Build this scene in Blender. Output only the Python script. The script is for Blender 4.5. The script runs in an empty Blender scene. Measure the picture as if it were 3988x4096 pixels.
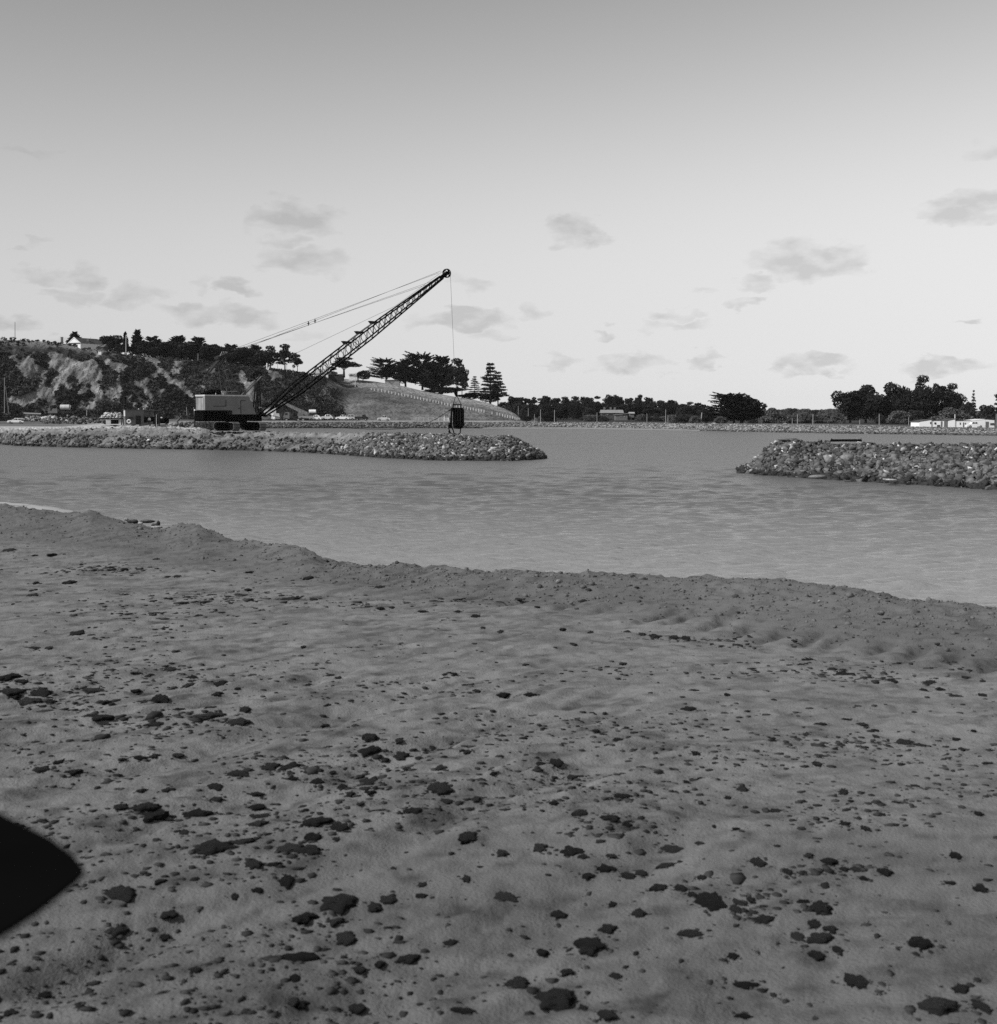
import bpy, math, random
import numpy as np
from mathutils import Vector, Matrix

random.seed(7)
RNG = np.random.default_rng(7)
R = math.radians
scene = bpy.context.scene
COL = scene.collection

# ------------------------------------------------------------------ camera
F = 5478.0                                   # focal length in photo pixels
TH = math.atan(393.0 / F)                    # pitch down
CAMZ = 4.9
cam_data = bpy.data.cameras.new('camera')
cam_data.sensor_fit = 'HORIZONTAL'
cam_data.sensor_width = 56.0
cam_data.lens = 56.0 * F / 3988.0
cam_data.clip_start = 0.05
cam_data.clip_end = 12000
cam_data.dof.use_dof = True
cam_data.dof.focus_distance = 120.0
cam_data.dof.aperture_fstop = 9.0
cam = bpy.data.objects.new('camera', cam_data)
cam.location = (0, 0, CAMZ)
cam.rotation_euler = (math.pi / 2 - TH, 0, 0)
COL.objects.link(cam)
scene.camera = cam

def at(px, py, Y):
    """world point seen at photo pixel (px,py) at forward distance Y"""
    xn = (px - 1994.0) / F
    yn = (2048.0 - py) / F
    d = Vector((xn, math.cos(TH) + yn * math.sin(TH), -math.sin(TH) + yn * math.cos(TH)))
    return Vector((0, 0, CAMZ)) + d * (Y / d.y)

def onz(px, py, z):
    xn = (px - 1994.0) / F
    yn = (2048.0 - py) / F
    d = Vector((xn, math.cos(TH) + yn * math.sin(TH), -math.sin(TH) + yn * math.cos(TH)))
    return Vector((0, 0, CAMZ)) + d * ((z - CAMZ) / d.z)

# ------------------------------------------------------------------ light
SUN_EL, SUN_AZ = R(40), R(-116)              # azimuth from +Y, negative is to the left
world = bpy.data.worlds.new('World')
scene.world = world
world.use_nodes = True
nt = world.node_tree
nt.nodes.clear()
N = nt.nodes.new
L = nt.links.new
w_out = N('ShaderNodeOutputWorld'); w_bg = N('ShaderNodeBackground')
sky = N('ShaderNodeTexSky')
sky.sky_type = 'NISHITA'
sky.sun_disc = False
sky.sun_elevation = SUN_EL
sky.sun_rotation = SUN_AZ
sky.altitude = 0; sky.air_density = 1.0; sky.dust_density = 0.6; sky.ozone_density = 1.5
SKY_STRENGTH = 0.1
w_bg.inputs['Strength'].default_value = SKY_STRENGTH
sep = N('ShaderNodeSeparateColor'); L(sky.outputs[0], sep.inputs[0])

def wm(op, a, b=None, c=None, clamp=False):
    n = N('ShaderNodeMath'); n.operation = op; n.use_clamp = clamp
    for i, s in enumerate((a, b, c)):
        if s is None: continue
        if isinstance(s, (int, float)): n.inputs[i].default_value = s
        else: L(s, n.inputs[i])
    return n.outputs[0]
# panchromatic film behind an orange filter: mostly the red light of the sky
grey = wm('ADD', wm('MULTIPLY', sep.outputs[0], 0.85), wm('MULTIPLY', sep.outputs[1], 0.15))
tc = N('ShaderNodeTexCoord')
sx = N('ShaderNodeSeparateXYZ'); L(tc.outputs['Generated'], sx.inputs[0])
# response of the filtered film: dark towards the zenith, flat and pale above the horizon, a little paler to the right
grey = wm('SUBTRACT', 1.0, wm('POWER', 2.71828, wm('MULTIPLY', wm('POWER', wm('DIVIDE', grey, 2.22), 2.3), -1.0)))
grey = wm('MULTIPLY', grey, wm('MULTIPLY_ADD', sx.outputs[0], 2.4, 7.3))
nz = N('ShaderNodeTexNoise'); nz.inputs['Scale'].default_value = 26; nz.inputs['Detail'].default_value = 9; nz.inputs['Roughness'].default_value = .6
mp = N('ShaderNodeMapping'); mp.inputs['Scale'].default_value = (1, 1, 2.2)
L(tc.outputs['Generated'], mp.inputs[0]); L(mp.outputs[0], nz.inputs[0])
nzf = nz.outputs[0]
az = wm('ADD', wm('ARCTAN2', sx.outputs[0], sx.outputs[1]), wm('MULTIPLY', wm('SUBTRACT', nzf, 0.5), 0.07))
nz2 = N('ShaderNodeTexNoise'); nz2.inputs['Scale'].default_value = 40; nz2.inputs['Detail'].default_value = 5
L(mp.outputs[0], nz2.inputs[0])
el = wm('ADD', wm('ARCSINE', sx.outputs[2]), wm('MULTIPLY', wm('SUBTRACT', nz2.outputs[0], 0.5), 0.034))
CLOUDS = [(555,418,155,50,1),(540,470,60,22,.6),(585,508,155,40,.8),(60,290,80,20,.4),(155,528,60,42,.8),
 (65,465,50,15,.5),(75,527,90,25,.6),(145,565,110,22,.7),(262,562,95,36,.8),(390,540,46,24,.9),(450,546,46,24,.9),
 (365,598,130,30,.8),(470,612,130,32,1),(40,615,105,26,1),(895,542,80,20,.6),(890,612,190,30,1.2),(1103,430,95,42,1),
 (1030,595,45,22,.6),(1155,633,42,12,.6),(1540,498,215,58,1.2),(1440,545,85,16,.7),(1340,545,55,12,.5),(1425,582,50,14,.8),
 (1280,606,90,16,.7),(1290,627,100,14,.6),(1210,695,140,34,1.2),(1350,690,70,16,.9),(1570,693,130,30,1.2),(1795,698,135,30,1.2),
 (1850,616,55,13,1),(1840,402,165,46,1),(1075,692,60,18,.7),(1900,290,90,30,.5),(600,640,90,20,.5),(150,652,70,16,.6),(930,640,70,16,.5),
 (230,705,90,18,.5),(2150,560,200,40,1),(-150,500,180,40,1),(-160,640,150,30,1),(2080,700,140,30,1)]
tot = None
for (cx, cy, cw, ch, dn) in CLOUDS:
    p = at(cx * 2.0945, cy * 2.0945, 1000) - Vector((0, 0, CAMZ))
    a0 = math.atan2(p.x, p.y); e0 = math.asin(p.z / p.length)
    wa = cw * 2.0945 / F * 0.62; ha = ch * 2.0945 / F * 0.72
    dx = wm('MULTIPLY', wm('SUBTRACT', az, a0), 1 / wa)
    dy = wm('MULTIPLY', wm('SUBTRACT', el, e0), 1 / ha)
    q = wm('SUBTRACT', 1.0, wm('MULTIPLY_ADD', dx, dx, wm('MULTIPLY', dy, dy)), clamp=True)
    q = wm('MULTIPLY', q, dn)
    tot = q if tot is None else wm('MAXIMUM', tot, q)
nz3 = N('ShaderNodeTexNoise'); nz3.inputs['Scale'].default_value = 45; nz3.inputs['Detail'].default_value = 8
L(mp.outputs[0], nz3.inputs[0])
cm = wm('MULTIPLY', tot, wm('MULTIPLY_ADD', nz3.outputs[0], 3.4, -0.8), clamp=True)
grey = wm('MULTIPLY', grey, wm('SUBTRACT', 1.0, wm('MULTIPLY', cm, 0.22)))
comb = N('ShaderNodeCombineColor')
for i in range(3): L(grey, comb.inputs[i])
L(comb.outputs[0], w_bg.inputs[0]); L(w_bg.outputs[0], w_out.inputs[0])

sun_d = bpy.data.lights.new('sun', 'SUN')
sun_d.energy = 4.2
sun_d.angle = R(0.55)
sun_d.color = (1, 1, 1)
sun = bpy.data.objects.new('sun', sun_d)
sdir = Vector((math.sin(SUN_AZ) * math.cos(SUN_EL), math.cos(SUN_AZ) * math.cos(SUN_EL), math.sin(SUN_EL)))
sun.rotation_euler = sdir.to_track_quat('Z', 'Y').to_euler()
COL.objects.link(sun)

scene.view_settings.view_transform = 'Standard'
scene.view_settings.look = 'None'
scene.view_settings.gamma = 1
scene.view_settings.use_curve_mapping = False
scene.view_settings.exposure = 0.0
scene.cycles.max_bounces = 5
scene.cycles.diffuse_bounces = 2
scene.cycles.glossy_bounces = 3
scene.cycles.transmission_bounces = 2
scene.cycles.volume_bounces = 0
scene.cycles.use_adaptive_sampling = True
scene.cycles.sample_clamp_indirect = 3
scene.cycles.sample_clamp_direct = 6
scene.cycles.use_denoising = False

# ------------------------------------------------------------------ materials
def g(v): return (v, v, v, 1)
def mat(name, lo, hi=None, scale=3.0, rough=0.8, bump=0.0, bscale=None, metal=0.0, spec=0.25, detail=5, objrand=0.0, attr=None, stretch=None):
    m = bpy.data.materials.new(name); m.use_nodes = True
    t = m.node_tree; b = t.nodes['Principled BSDF']
    hi = lo if hi is None else hi
    tcn = t.nodes.new('ShaderNodeTexCoord')
    src = tcn.outputs['Object']
    if stretch:
        mpn = t.nodes.new('ShaderNodeMapping'); mpn.inputs['Scale'].default_value = stretch
        t.links.new(src, mpn.inputs[0]); src = mpn.outputs[0]
    n = t.nodes.new('ShaderNodeTexNoise'); n.inputs['Scale'].default_value = scale; n.inputs['Detail'].default_value = detail
    t.links.new(src, n.inputs[0])
    mr = t.nodes.new('ShaderNodeMapRange'); mr.inputs[1].default_value = 0.3; mr.inputs[2].default_value = 0.7
    mr.inputs[3].default_value = lo; mr.inputs[4].default_value = hi
    t.links.new(n.outputs[0], mr.inputs[0])
    out = mr.outputs[0]
    def mul(a, bb):
        k = t.nodes.new('ShaderNodeMath'); k.operation = 'MULTIPLY'; t.links.new(a, k.inputs[0])
        if isinstance(bb, float): k.inputs[1].default_value = bb
        else: t.links.new(bb, k.inputs[1])
        return k.outputs[0]
    if objrand:
        oi = t.nodes.new('ShaderNodeObjectInfo')
        m2 = t.nodes.new('ShaderNodeMapRange'); m2.inputs[3].default_value = 1 - objrand; m2.inputs[4].default_value = 1 + objrand
        t.links.new(oi.outputs['Random'], m2.inputs[0]); out = mul(out, m2.outputs[0])
    if attr:
        an = t.nodes.new('ShaderNodeAttribute'); an.attribute_name = attr
        out = mul(out, an.outputs['Fac'])
    t.links.new(out, b.inputs['Base Color'])
    b.inputs['Roughness'].default_value = rough
    b.inputs['Metallic'].default_value = metal
    b.inputs['Specular IOR Level'].default_value = spec
    if bump:
        n2 = t.nodes.new('ShaderNodeTexNoise'); n2.inputs['Scale'].default_value = bscale or scale * 4; n2.inputs['Detail'].default_value = 6
        t.links.new(src, n2.inputs[0])
        bp = t.nodes.new('ShaderNodeBump'); bp.inputs['Strength'].default_value = 1; bp.inputs['Distance'].default_value = bump
        t.links.new(n2.outputs[0], bp.inputs['Height']); t.links.new(bp.outputs[0], b.inputs['Normal'])
    return m

M = {}
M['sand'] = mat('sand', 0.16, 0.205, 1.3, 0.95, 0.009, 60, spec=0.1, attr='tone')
M['clod'] = mat('clod', 0.012, 0.028, 14, 0.9, 0.01, 40, spec=0.15, objrand=0.65)
M['clod_mass'] = mat('clod_mass', 0.014, 0.035, 14, 0.9, spec=0.15, attr='tone')
M['rock'] = mat('rock', 0.12, 0.26, 2.5, 0.95, 0.02, 9, spec=0.15, attr='tone')
M['earth'] = mat('earth', 0.06, 0.14, 0.7, 0.95, 0.25, 2.5, spec=0.1, attr='tone')
M['land'] = mat('land', 0.17, 0.26, 0.06, 0.95, 0.1, 1.0, spec=0.1, attr='tone')
M['cliff'] = mat('cliff', 0.15, 0.3, 0.25, 0.95, 1.6, 0.7, spec=0.1, attr='tone')
M['foliage'] = mat('foliage', 0.012, 0.028, 0.5, 0.8, spec=0.1)
M['foliage_mid'] = mat('foliage_mid', 0.022, 0.05, 0.5, 0.8, spec=0.1)
M['foliage_light'] = mat('foliage_light', 0.07, 0.14, 0.5, 0.8, spec=0.12)
M['scrub'] = mat('scrub', 0.028, 0.07, 0.08, 0.85, spec=0.1, attr='tone')
M['bark'] = mat('bark', 0.03, 0.06, 3, 0.9, spec=0.1)
M['white'] = mat('white_paint', 0.7, 0.82, 2, 0.5)
M['whitewash'] = mat('whitewash', 0.84, 0.88, 2, 0.7)
M['offwhite'] = mat('pale_paint', 0.45, 0.6, 2, 0.6)
M['grey'] = mat('grey_paint', 0.12, 0.17, 1.2, 0.6)
M['midgrey'] = mat('mid_grey_paint', 0.22, 0.3, 1.2, 0.6)
M['house_paint'] = mat('machine_paint', 0.155, 0.2, 0.8, 0.55, spec=0.3)
M['dark'] = mat('dark_steel', 0.012, 0.025, 2, 0.6)
M['black'] = mat('black_steel', 0.003, 0.006, 2, 0.8, spec=0.04)
M['steel'] = mat('weathered_steel', 0.05, 0.09, 2, 0.6)
M['tin'] = mat('corrugated_iron', 0.42, 0.6, 0.5, 0.45, stretch=(6, 6, 0.3))
M['roofdark'] = mat('dark_roof', 0.05, 0.09, 1, 0.8)
M['roof'] = mat('pale_roof', 0.3, 0.4, 1, 0.7)
M['glass'] = mat('window_glass', 0.01, 0.015, 1, 0.15, spec=0.5)
M['rubber'] = mat('rubber', 0.015, 0.03, 3, 0.9)
M['wood'] = mat('weathered_timber', 0.18, 0.3, 3, 0.9)
M['woodp'] = mat('pale_timber_pole', 0.3, 0.42, 3, 0.9)
M['skin'] = mat('skin', 0.3, 0.33, 3, 0.7)
M['cloth_dark'] = mat('dark_cloth', 0.02, 0.04, 3, 0.9)
M['mud_pad'] = mat('muddy_track_shoe', 0.06, 0.16, 1.2, 0.9)

M['black'].node_tree.nodes['Principled BSDF'].inputs['IOR'].default_value = 1.02
# water
mw = bpy.data.materials.new('water'); mw.use_nodes = True
t = mw.node_tree; b = t.nodes['Principled BSDF']
an = t.nodes.new('ShaderNodeAttribute'); an.attribute_name = 'chop'; t.links.new(an.outputs['Fac'], b.inputs['Roughness'])
an = t.nodes.new('ShaderNodeAttribute'); an.attribute_name = 'silt'; t.links.new(an.outputs['Fac'], b.inputs['Base Color'])
b.inputs['IOR'].default_value = 1.33
tcn = t.nodes.new('ShaderNodeTexCoord'); mpn = t.nodes.new('ShaderNodeMapping')
mpn.inputs['Scale'].default_value = (0.5, 2.2, 1); mpn.inputs['Rotation'].default_value = (0, 0, R(-7))
t.links.new(tcn.outputs['Object'], mpn.inputs[0])
n1 = t.nodes.new('ShaderNodeTexNoise'); n1.inputs['Scale'].default_value = 3.2; n1.inputs['Detail'].default_value = 5
n1.inputs['Roughness'].default_value = 0.6
t.links.new(mpn.outputs[0], n1.inputs[0])
bp = t.nodes.new('ShaderNodeBump'); bp.inputs['Distance'].default_value = 0.085; bp.inputs['Strength'].default_value = 1
t.links.new(n1.outputs[0], bp.inputs['Height']); t.links.new(bp.outputs[0], b.inputs['Normal'])
M['water'] = mw

# ------------------------------------------------------------------ numpy noise
_P = RNG.random((256, 256))
def vn(x, y):
    xi = np.floor(x).astype(np.int64); yi = np.floor(y).astype(np.int64)
    fx = x - xi; fy = y - yi
    fx = fx * fx * (3 - 2 * fx); fy = fy * fy * (3 - 2 * fy)
    a = _P[xi & 255, yi & 255]; b_ = _P[(xi + 1) & 255, yi & 255]
    c = _P[xi & 255, (yi + 1) & 255]; d = _P[(xi + 1) & 255, (yi + 1) & 255]
    return (a * (1 - fx) + b_ * fx) * (1 - fy) + (c * (1 - fx) + d * fx) * fy
def fbm(x, y, o=4, s=0.0):
    x = np.asarray(x, float) + s; y = np.asarray(y, float) + s * 1.7
    r = 0; a = 0.5; tt = 0
    for i in range(o):
        r = r + a * vn(x, y); tt += a; x = x * 2.03 + 17.1; y = y * 2.03 + 5.3; a *= 0.5
    return r / tt
def sstep(a, b_, x):
    q = np.clip((x - a) / (b_ - a), 0, 1); return q * q * (3 - 2 * q)

# ------------------------------------------------------------------ mesh helpers
def tag(o, label=None, cat=None, group=None, kind=None):
    if label: o['label'] = label
    if cat: o['category'] = cat
    if group: o['group'] = group
    if kind: o['kind'] = kind
    return o
def link(o, parent=None):
    COL.objects.link(o)
    if parent is not None: o.parent = parent
    return o
def mesh_np(name, V, Fq, m, smooth=False, attrs=None):
    """Fq: (n,3) or (n,4) array, or list of faces"""
    me = bpy.data.meshes.new(name)
    V = np.asarray(V, np.float32)
    if isinstance(Fq, np.ndarray):
        k = Fq.shape[1]; nf = len(Fq)
        me.vertices.add(len(V)); me.vertices.foreach_set('co', V.ravel())
        me.loops.add(nf * k); me.loops.foreach_set('vertex_index', Fq.astype(np.int32).ravel())
        me.polygons.add(nf); me.polygons.foreach_set('loop_start', np.arange(0, nf * k, k, dtype=np.int32))
        me.update(calc_edges=True)
    else:
        me.from_pydata([tuple(map(float, v)) for v in V], [], [tuple(f) for f in Fq]); me.update()
    if smooth: me.polygons.foreach_set('use_smooth', np.ones(len(me.polygons), bool))
    if attrs:
        for k_, a in attrs.items():
            at_ = me.attributes.new(k_, 'FLOAT', 'POINT'); at_.data.foreach_set('value', np.asarray(a, np.float32).ravel())
    me.materials.append(m)
    return me
def add_mesh(name, V, Fq, m, parent=None, smooth=False, attrs=None, kind=None):
    o = bpy.data.objects.new(name, mesh_np(name, V, Fq, m, smooth, attrs))
    if kind: o['kind'] = kind
    return link(o, parent)
def grid_faces(nr, nc):
    i = np.arange(nr * nc).reshape(nr, nc)
    return np.stack([i[:-1, :-1].ravel(), i[:-1, 1:].ravel(), i[1:, 1:].ravel(), i[1:, :-1].ravel()], 1)

class MB:
    def __init__(s): s.v = []; s.f = []
    def add(s, vs, fs):
        k = len(s.v); s.v += [tuple(v) for v in vs]; s.f += [tuple(i + k for i in f) for f in fs]; return s
    def box(s, c, d, rot=None):
        x, y, z = d[0] / 2, d[1] / 2, d[2] / 2
        vs = [Vector((sx_ * x, sy * y, sz * z)) for sx_ in (-1, 1) for sy in (-1, 1) for sz in (-1, 1)]
        if rot is not None: vs = [rot @ v for v in vs]
        return s.add([v + Vector(c) for v in vs], [(0, 1, 3, 2), (4, 6, 7, 5), (0, 4, 5, 1), (2, 3, 7, 6), (0, 2, 6, 4), (1, 5, 7, 3)])
    def tube(s, a, b_, r, n=6, r2=None, cap=True):
        a = Vector(a); b_ = Vector(b_); d = (b_ - a)
        if d.length < 1e-6: return s
        q = d.to_track_quat('Z', 'Y').to_matrix(); r2 = r if r2 is None else r2
        vs = []
        for p, rr in ((a, r), (b_, r2)):
            for i in range(n):
                an = 2 * math.pi * i / n
                vs.append(p + q @ Vector((math.cos(an) * rr, math.sin(an) * rr, 0)))
        fs = [(i, (i + 1) % n, n + (i + 1) % n, n + i) for i in range(n)]
        if cap: fs += [tuple(range(n))[::-1], tuple(range(n, 2 * n))]
        return s.add(vs, fs)
    def path(s, pts, r, n=6):
        for a, b_ in zip(pts[:-1], pts[1:]): s.tube(a, b_, r, n)
        return s
    def prism(s, pts, y0, y1):
        """polygon pts in xz, extruded along y"""
        n = len(pts)
        vs = [(x, y0, z) for x, z in pts] + [(x, y1, z) for x, z in pts]
        fs = [tuple(range(n)), tuple(range(2 * n - 1, n - 1, -1))] + [(i, i + n, (i + 1) % n + n, (i + 1) % n) for i in range(n)]
        return s.add(vs, fs)
    def ring(s, c, axis, R0, r, n=20, k=6):
        q = Vector(axis).normalized().to_track_quat('Z', 'Y').to_matrix(); vs = []; fs = []
        for i in range(n):
            a = 2 * math.pi * i / n
            for j in range(k):
                bb = 2 * math.pi * j / k; rr = R0 + r * math.cos(bb)
                vs.append(Vector(c) + q @ Vector((rr * math.cos(a), rr * math.sin(a), r * math.sin(bb))))
        for i in range(n):
            for j in range(k):
                fs.append((i * k + j, ((i + 1) % n) * k + j, ((i + 1) % n) * k + (j + 1) % k, i * k + (j + 1) % k))
        return s.add(vs, fs)
    def mesh(s, name, m, smooth=False):
        me = bpy.data.meshes.new(name); me.from_pydata([tuple(v) for v in s.v], [], s.f); me.update()
        import bmesh
        bm = bmesh.new(); bm.from_mesh(me); bmesh.ops.recalc_face_normals(bm, faces=bm.faces); bm.to_mesh(me); bm.free()
        if smooth: me.polygons.foreach_set('use_smooth', np.ones(len(me.polygons), bool))
        me.materials.append(m); return me
    def build(s, name, m, parent=None, smooth=False):
        return link(bpy.data.objects.new(name, s.mesh(name, m, smooth)), parent)

def empty(name, loc, rz=0.0):
    o = bpy.data.objects.new(name, None); o.location = loc; o.rotation_euler = (0, 0, rz); o.empty_display_size = 0.3
    return link(o)
def copy_tree(o, parent=None):
    c = o.copy(); COL.objects.link(c); c.parent = parent
    for ch in o.children: copy_tree(ch, c)
    return c

def pxinterp(tab, dtab):
    """tab: photo (px,py), dtab: (px,D) -> arrays ratio, D, z sorted by ratio"""
    px = np.array([a for a, _ in tab], float); py = np.array([b_ for _, b_ in tab], float)
    dx = np.array([a for a, _ in dtab], float); dd = np.array([b_ for _, b_ in dtab], float)
    D = np.interp(px, dx, dd)
    P = [at(a, b_, d) for a, b_, d in zip(px, py, D)]
    return np.array([p.x / p.y for p in P]), D, np.array([p.z for p in P])
def pr(px): return (px - 1994.0) / (F * 1.0022)        # approx x/y ratio near the horizon rows

# ------------------------------------------------------------------ water
nc, nr = 600, 760
rc = np.concatenate([[-3, -2, -1.3, -.9, -.65, -.5], np.linspace(-.42, .42, nc), [.5, .65, .9, 1.3, 2, 3]])
inv = np.concatenate([[1 / 11., 1 / 15., 1 / 20.], np.linspace(1 / 26.0, 1 / 900.0, nr)]); Dr = 1 / inv
RR, DD = np.meshgrid(rc, Dr)
X = RR * DD; Y = DD
Z = np.zeros_like(X); FT = np.zeros_like(X)
rw = np.random.default_rng(3)
for i in range(90):
    lam = 0.38 * (1.5 / 0.38) ** rw.random()
    th = R(97) + rw.normal() * 0.20
    k = 2 * math.pi / lam
    amp = 0.0085 * lam
    ph = rw.random() * 6.28
    fade = 1 / (1 + (DD * DD / (F / 4 * CAMZ) / (lam * 1.2)) ** 2)
    mod = 0.5 + vn(X / 9 + i * 3.1, Y / 14 + i * 1.7)
    FT = FT + np.sqrt(fade) / 90
    Z += amp * np.sin(k * (X * math.cos(th) + Y * math.sin(th)) + ph + 1.5 * vn(X / 5 + i, Y / 5)) * np.sqrt(fade) * mod
add_mesh('water', np.stack([X, Y, Z], 2).reshape(-1, 3), grid_faces(*X.shape), M['water'], smooth=True, kind='structure', attrs={'chop': np.sqrt(.012 + .13 * (1 - FT)), 'silt': .135 + .15 * sstep(95, 30, Y * (1 + .12 * RR))})

# ------------------------------------------------------------------ foreground sand
TOE = pxinterp([(-900,2070),(0,2160),(700,2240),(1300,2345),(2000,2405),(2600,2450),(3300,2550),(3988,2650),(4900,2850)],
               [(-900,26.5),(0,23.2),(700,20),(1300,17.0),(2000,15.6),(2600,14.7),(3300,13.1),(3988,11.8),(4900,9.8)])
CREST = pxinterp([(-900,1975),(-300,2000),(0,2022),(100,2031),(200,2046),(280,2051),(360,2043),(440,2066),(520,2087),(600,2106),(650,2110),(720,2097),(790,2103),
 (850,2127),(930,2152),(1000,2162),(1100,2169),(1200,2187),(1250,2207),(1300,2237),(1400,2249),(1500,2263),(1600,2256),(1700,2267),(1800,2271),
 (1900,2279),(2000,2285),(2200,2281),(2400,2286),(2600,2293),(2800,2301),(3000,2313),(3200,2331),(3400,2351),(3600,2376),(3800,2406),(3988,2431),(4400,2500),(4900,2590)],
 [(-2500,36),(-900,33),(0,28.6),(700,24.8),(1300,19.3),(2000,17.6),(2600,17.1),(3300,15.6),(3988,14.3),(4900,12.5)])
def relief(x, y):
    h = (fbm(x * 0.35, y * 0.35, 3, 3) - .5) * 0.09
    h = h + (fbm(x * 1.6, y * 1.6, 4, 9) - .5) * 0.03
    h = h + (fbm(x * 8, y * 8, 4, 21) - .5) * 0.034
    # wheel ruts running away to the right, lower left of the view
    s_ = (x * 0.80 - y * 0.60)
    ww = sstep(0.0, 2.0, 3.2 - (x + 1.2)) * sstep(13, 9, y)
    h = h - 0.06 * np.maximum(0, np.sin(s_ * 5.5 + 2 * fbm(x, y, 2, 5))) ** 2 * ww * fbm(x * 2, y * .9, 2, 44) * 1.6
    rib = np.sin(s_ * 30 + 5 * fbm(x * 1.2, y * 1.2, 2, 6)) * sstep(.45, .6, fbm(x * 1.1, y * .8, 3, 71))
    h = h + 0.010 * rib * ww
    s2 = x * .25 - y * .97
    h = h + 0.008 * np.sin(s2 * 24 + 6 * fbm(x * .8, y * .8, 2, 66)) * sstep(.45, .6, fbm(x * .6, y * 1.2, 3, 73))
    return h
def sand_z(x, y, raw=False):
    x = np.asarray(x, float); y = np.asarray(y, float)
    r = x / np.maximum(y, 0.5)
    dt = np.interp(r, TOE[0], TOE[1]); zt = 2.75
    dc = np.interp(r, CREST[0], CREST[1]); zc = np.interp(r, CREST[0], CREST[2])
    q = sstep(0.0, 1.0, (y - dt) / (dc - dt))
    zin = zt + (zc - zt) * q
    over = np.maximum(0, y - dc)
    zout = zc - np.where(over < 0.5, over * over * .6, 0.15 + (over - .5) * 0.62)
    h = relief(x, y)
    nearc = np.clip(1 - np.abs(y - dc) / 1.6, 0, 1)
    return np.where(y <= dc, zin, zout) + h * (1 - 0.8 * nearc) + nearc * ((fbm(x * 7, y * 7, 3, 2) - .55) * 0.10 + (fbm(x * 1.3, y * 1.3, 2, 2) - .5) * .12)
nc = 580
rc = np.concatenate([[-2, -1.4], np.linspace(-1.05, -.44, 131)[:-1], np.linspace(-.44, .44, nc), np.linspace(.44, 1.05, 131)[1:], [1.4, 2]])
rows = []
s1 = np.linspace(1 / 1.6, 1 / 7.0, 300)[:-1]
crd = np.interp(rc, CREST[0], CREST[1])
vv = np.linspace(0, 1, 420)
Ds = [np.full_like(rc, 1 / q) for q in s1]
for q in vv:                                  # from 7 m to the crest, even steps in the view
    Ds.append(1 / ((1 / 7.0) * (1 - q) + (1 / crd) * q))
for q in (0.08, .2, .4, .7, 1.1, 1.6, 2.4, 3.4, 4.6, 6, 8): Ds.append(crd + q)
DD = np.array(Ds); RR = np.broadcast_to(rc, DD.shape)
X = RR * DD; Y = DD; Z = sand_z(X, Y)
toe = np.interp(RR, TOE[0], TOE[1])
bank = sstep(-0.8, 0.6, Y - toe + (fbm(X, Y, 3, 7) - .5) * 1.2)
# scalloped tyre marks pressed in a row at the foot of the bank, on the right
tm = np.zeros_like(X)
rs_t = np.random.default_rng(4)
def px_in(a): return a > 2550
for i, (a, c) in enumerate([(2630,2450),(2740,2462),(2860,2480),(2975,2495),(3110,2515),(3245,2530),(3345,2555),(3500,2570),(3660,2590),(3810,2610),(3960,2640),(2420,2425),(2260,2412),(2080,2395),(1900,2378)]):
    p = onz(a + rs_t.uniform(-22, 22), c + rs_t.uniform(-6, 6), 2.78); jl = rs_t.uniform(.7, 1.25)
    ux, uy = 0.55, 0.83
    dx = (X - p.x) * ux + (Y - p.y) * uy; dy = -(X - p.x) * uy + (Y - p.y) * ux
    dx2 = (X - p.x) * .50 + (Y - p.y) * .866; dy2 = -(X - p.x) * .866 + (Y - p.y) * .50 + .10 * (fbm(X * 5, Y * 3, 3, 70) - .5)
    tm += np.exp(-(dx2 / (.40 * jl)) ** 2 - (dy2 / 0.085) ** 2) * (.6 + .4 * vn(X * 9 + i, Y * 9)) * (1 if px_in(a) else .7)
Z = Z - 0.075 * tm + .02 * (fbm(X * 12, Y * 8, 3, 77) - .5) * np.clip(tm * 2, 0, 1)
mott = .6 * fbm(X * 0.9, Y * 1.4, 4, 31) + .4 * fbm(X * 11, Y * 11, 4, 41)
damp = sstep(0.54, 0.68, fbm(X * 4.2, Y * 5.0, 4, 61))
ua = X * .55 + Y * .83; ub = -X * .83 + Y * .55
smA = sstep(.53, .66, fbm(ub * 9.0, ua * 2.0, 4, 15)) * sstep(3.5, .5, X + 1.0)
smB = sstep(.55, .68, fbm((X * .25 - Y * .97) * 8, (X * .97 + Y * .25) * 3, 4, 25))
smC = sstep(.60, .72, fbm(X * 7, Y * 9, 3, 35))
smud = 1 - .22 * smA - .20 * smB * (1 - bank) - .25 * smC
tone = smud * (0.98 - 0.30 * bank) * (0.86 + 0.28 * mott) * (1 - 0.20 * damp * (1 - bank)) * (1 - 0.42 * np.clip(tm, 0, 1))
tone *= 0.74 + 0.31 * sstep(4, 11, Y)  # near sand darkened; fall-off of light at the frame's foot put into tone
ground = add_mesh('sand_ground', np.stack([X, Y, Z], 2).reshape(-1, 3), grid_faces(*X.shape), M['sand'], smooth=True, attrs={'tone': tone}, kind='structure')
tag(ground, 'rough pale sand bank strewn with dark clods')

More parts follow.
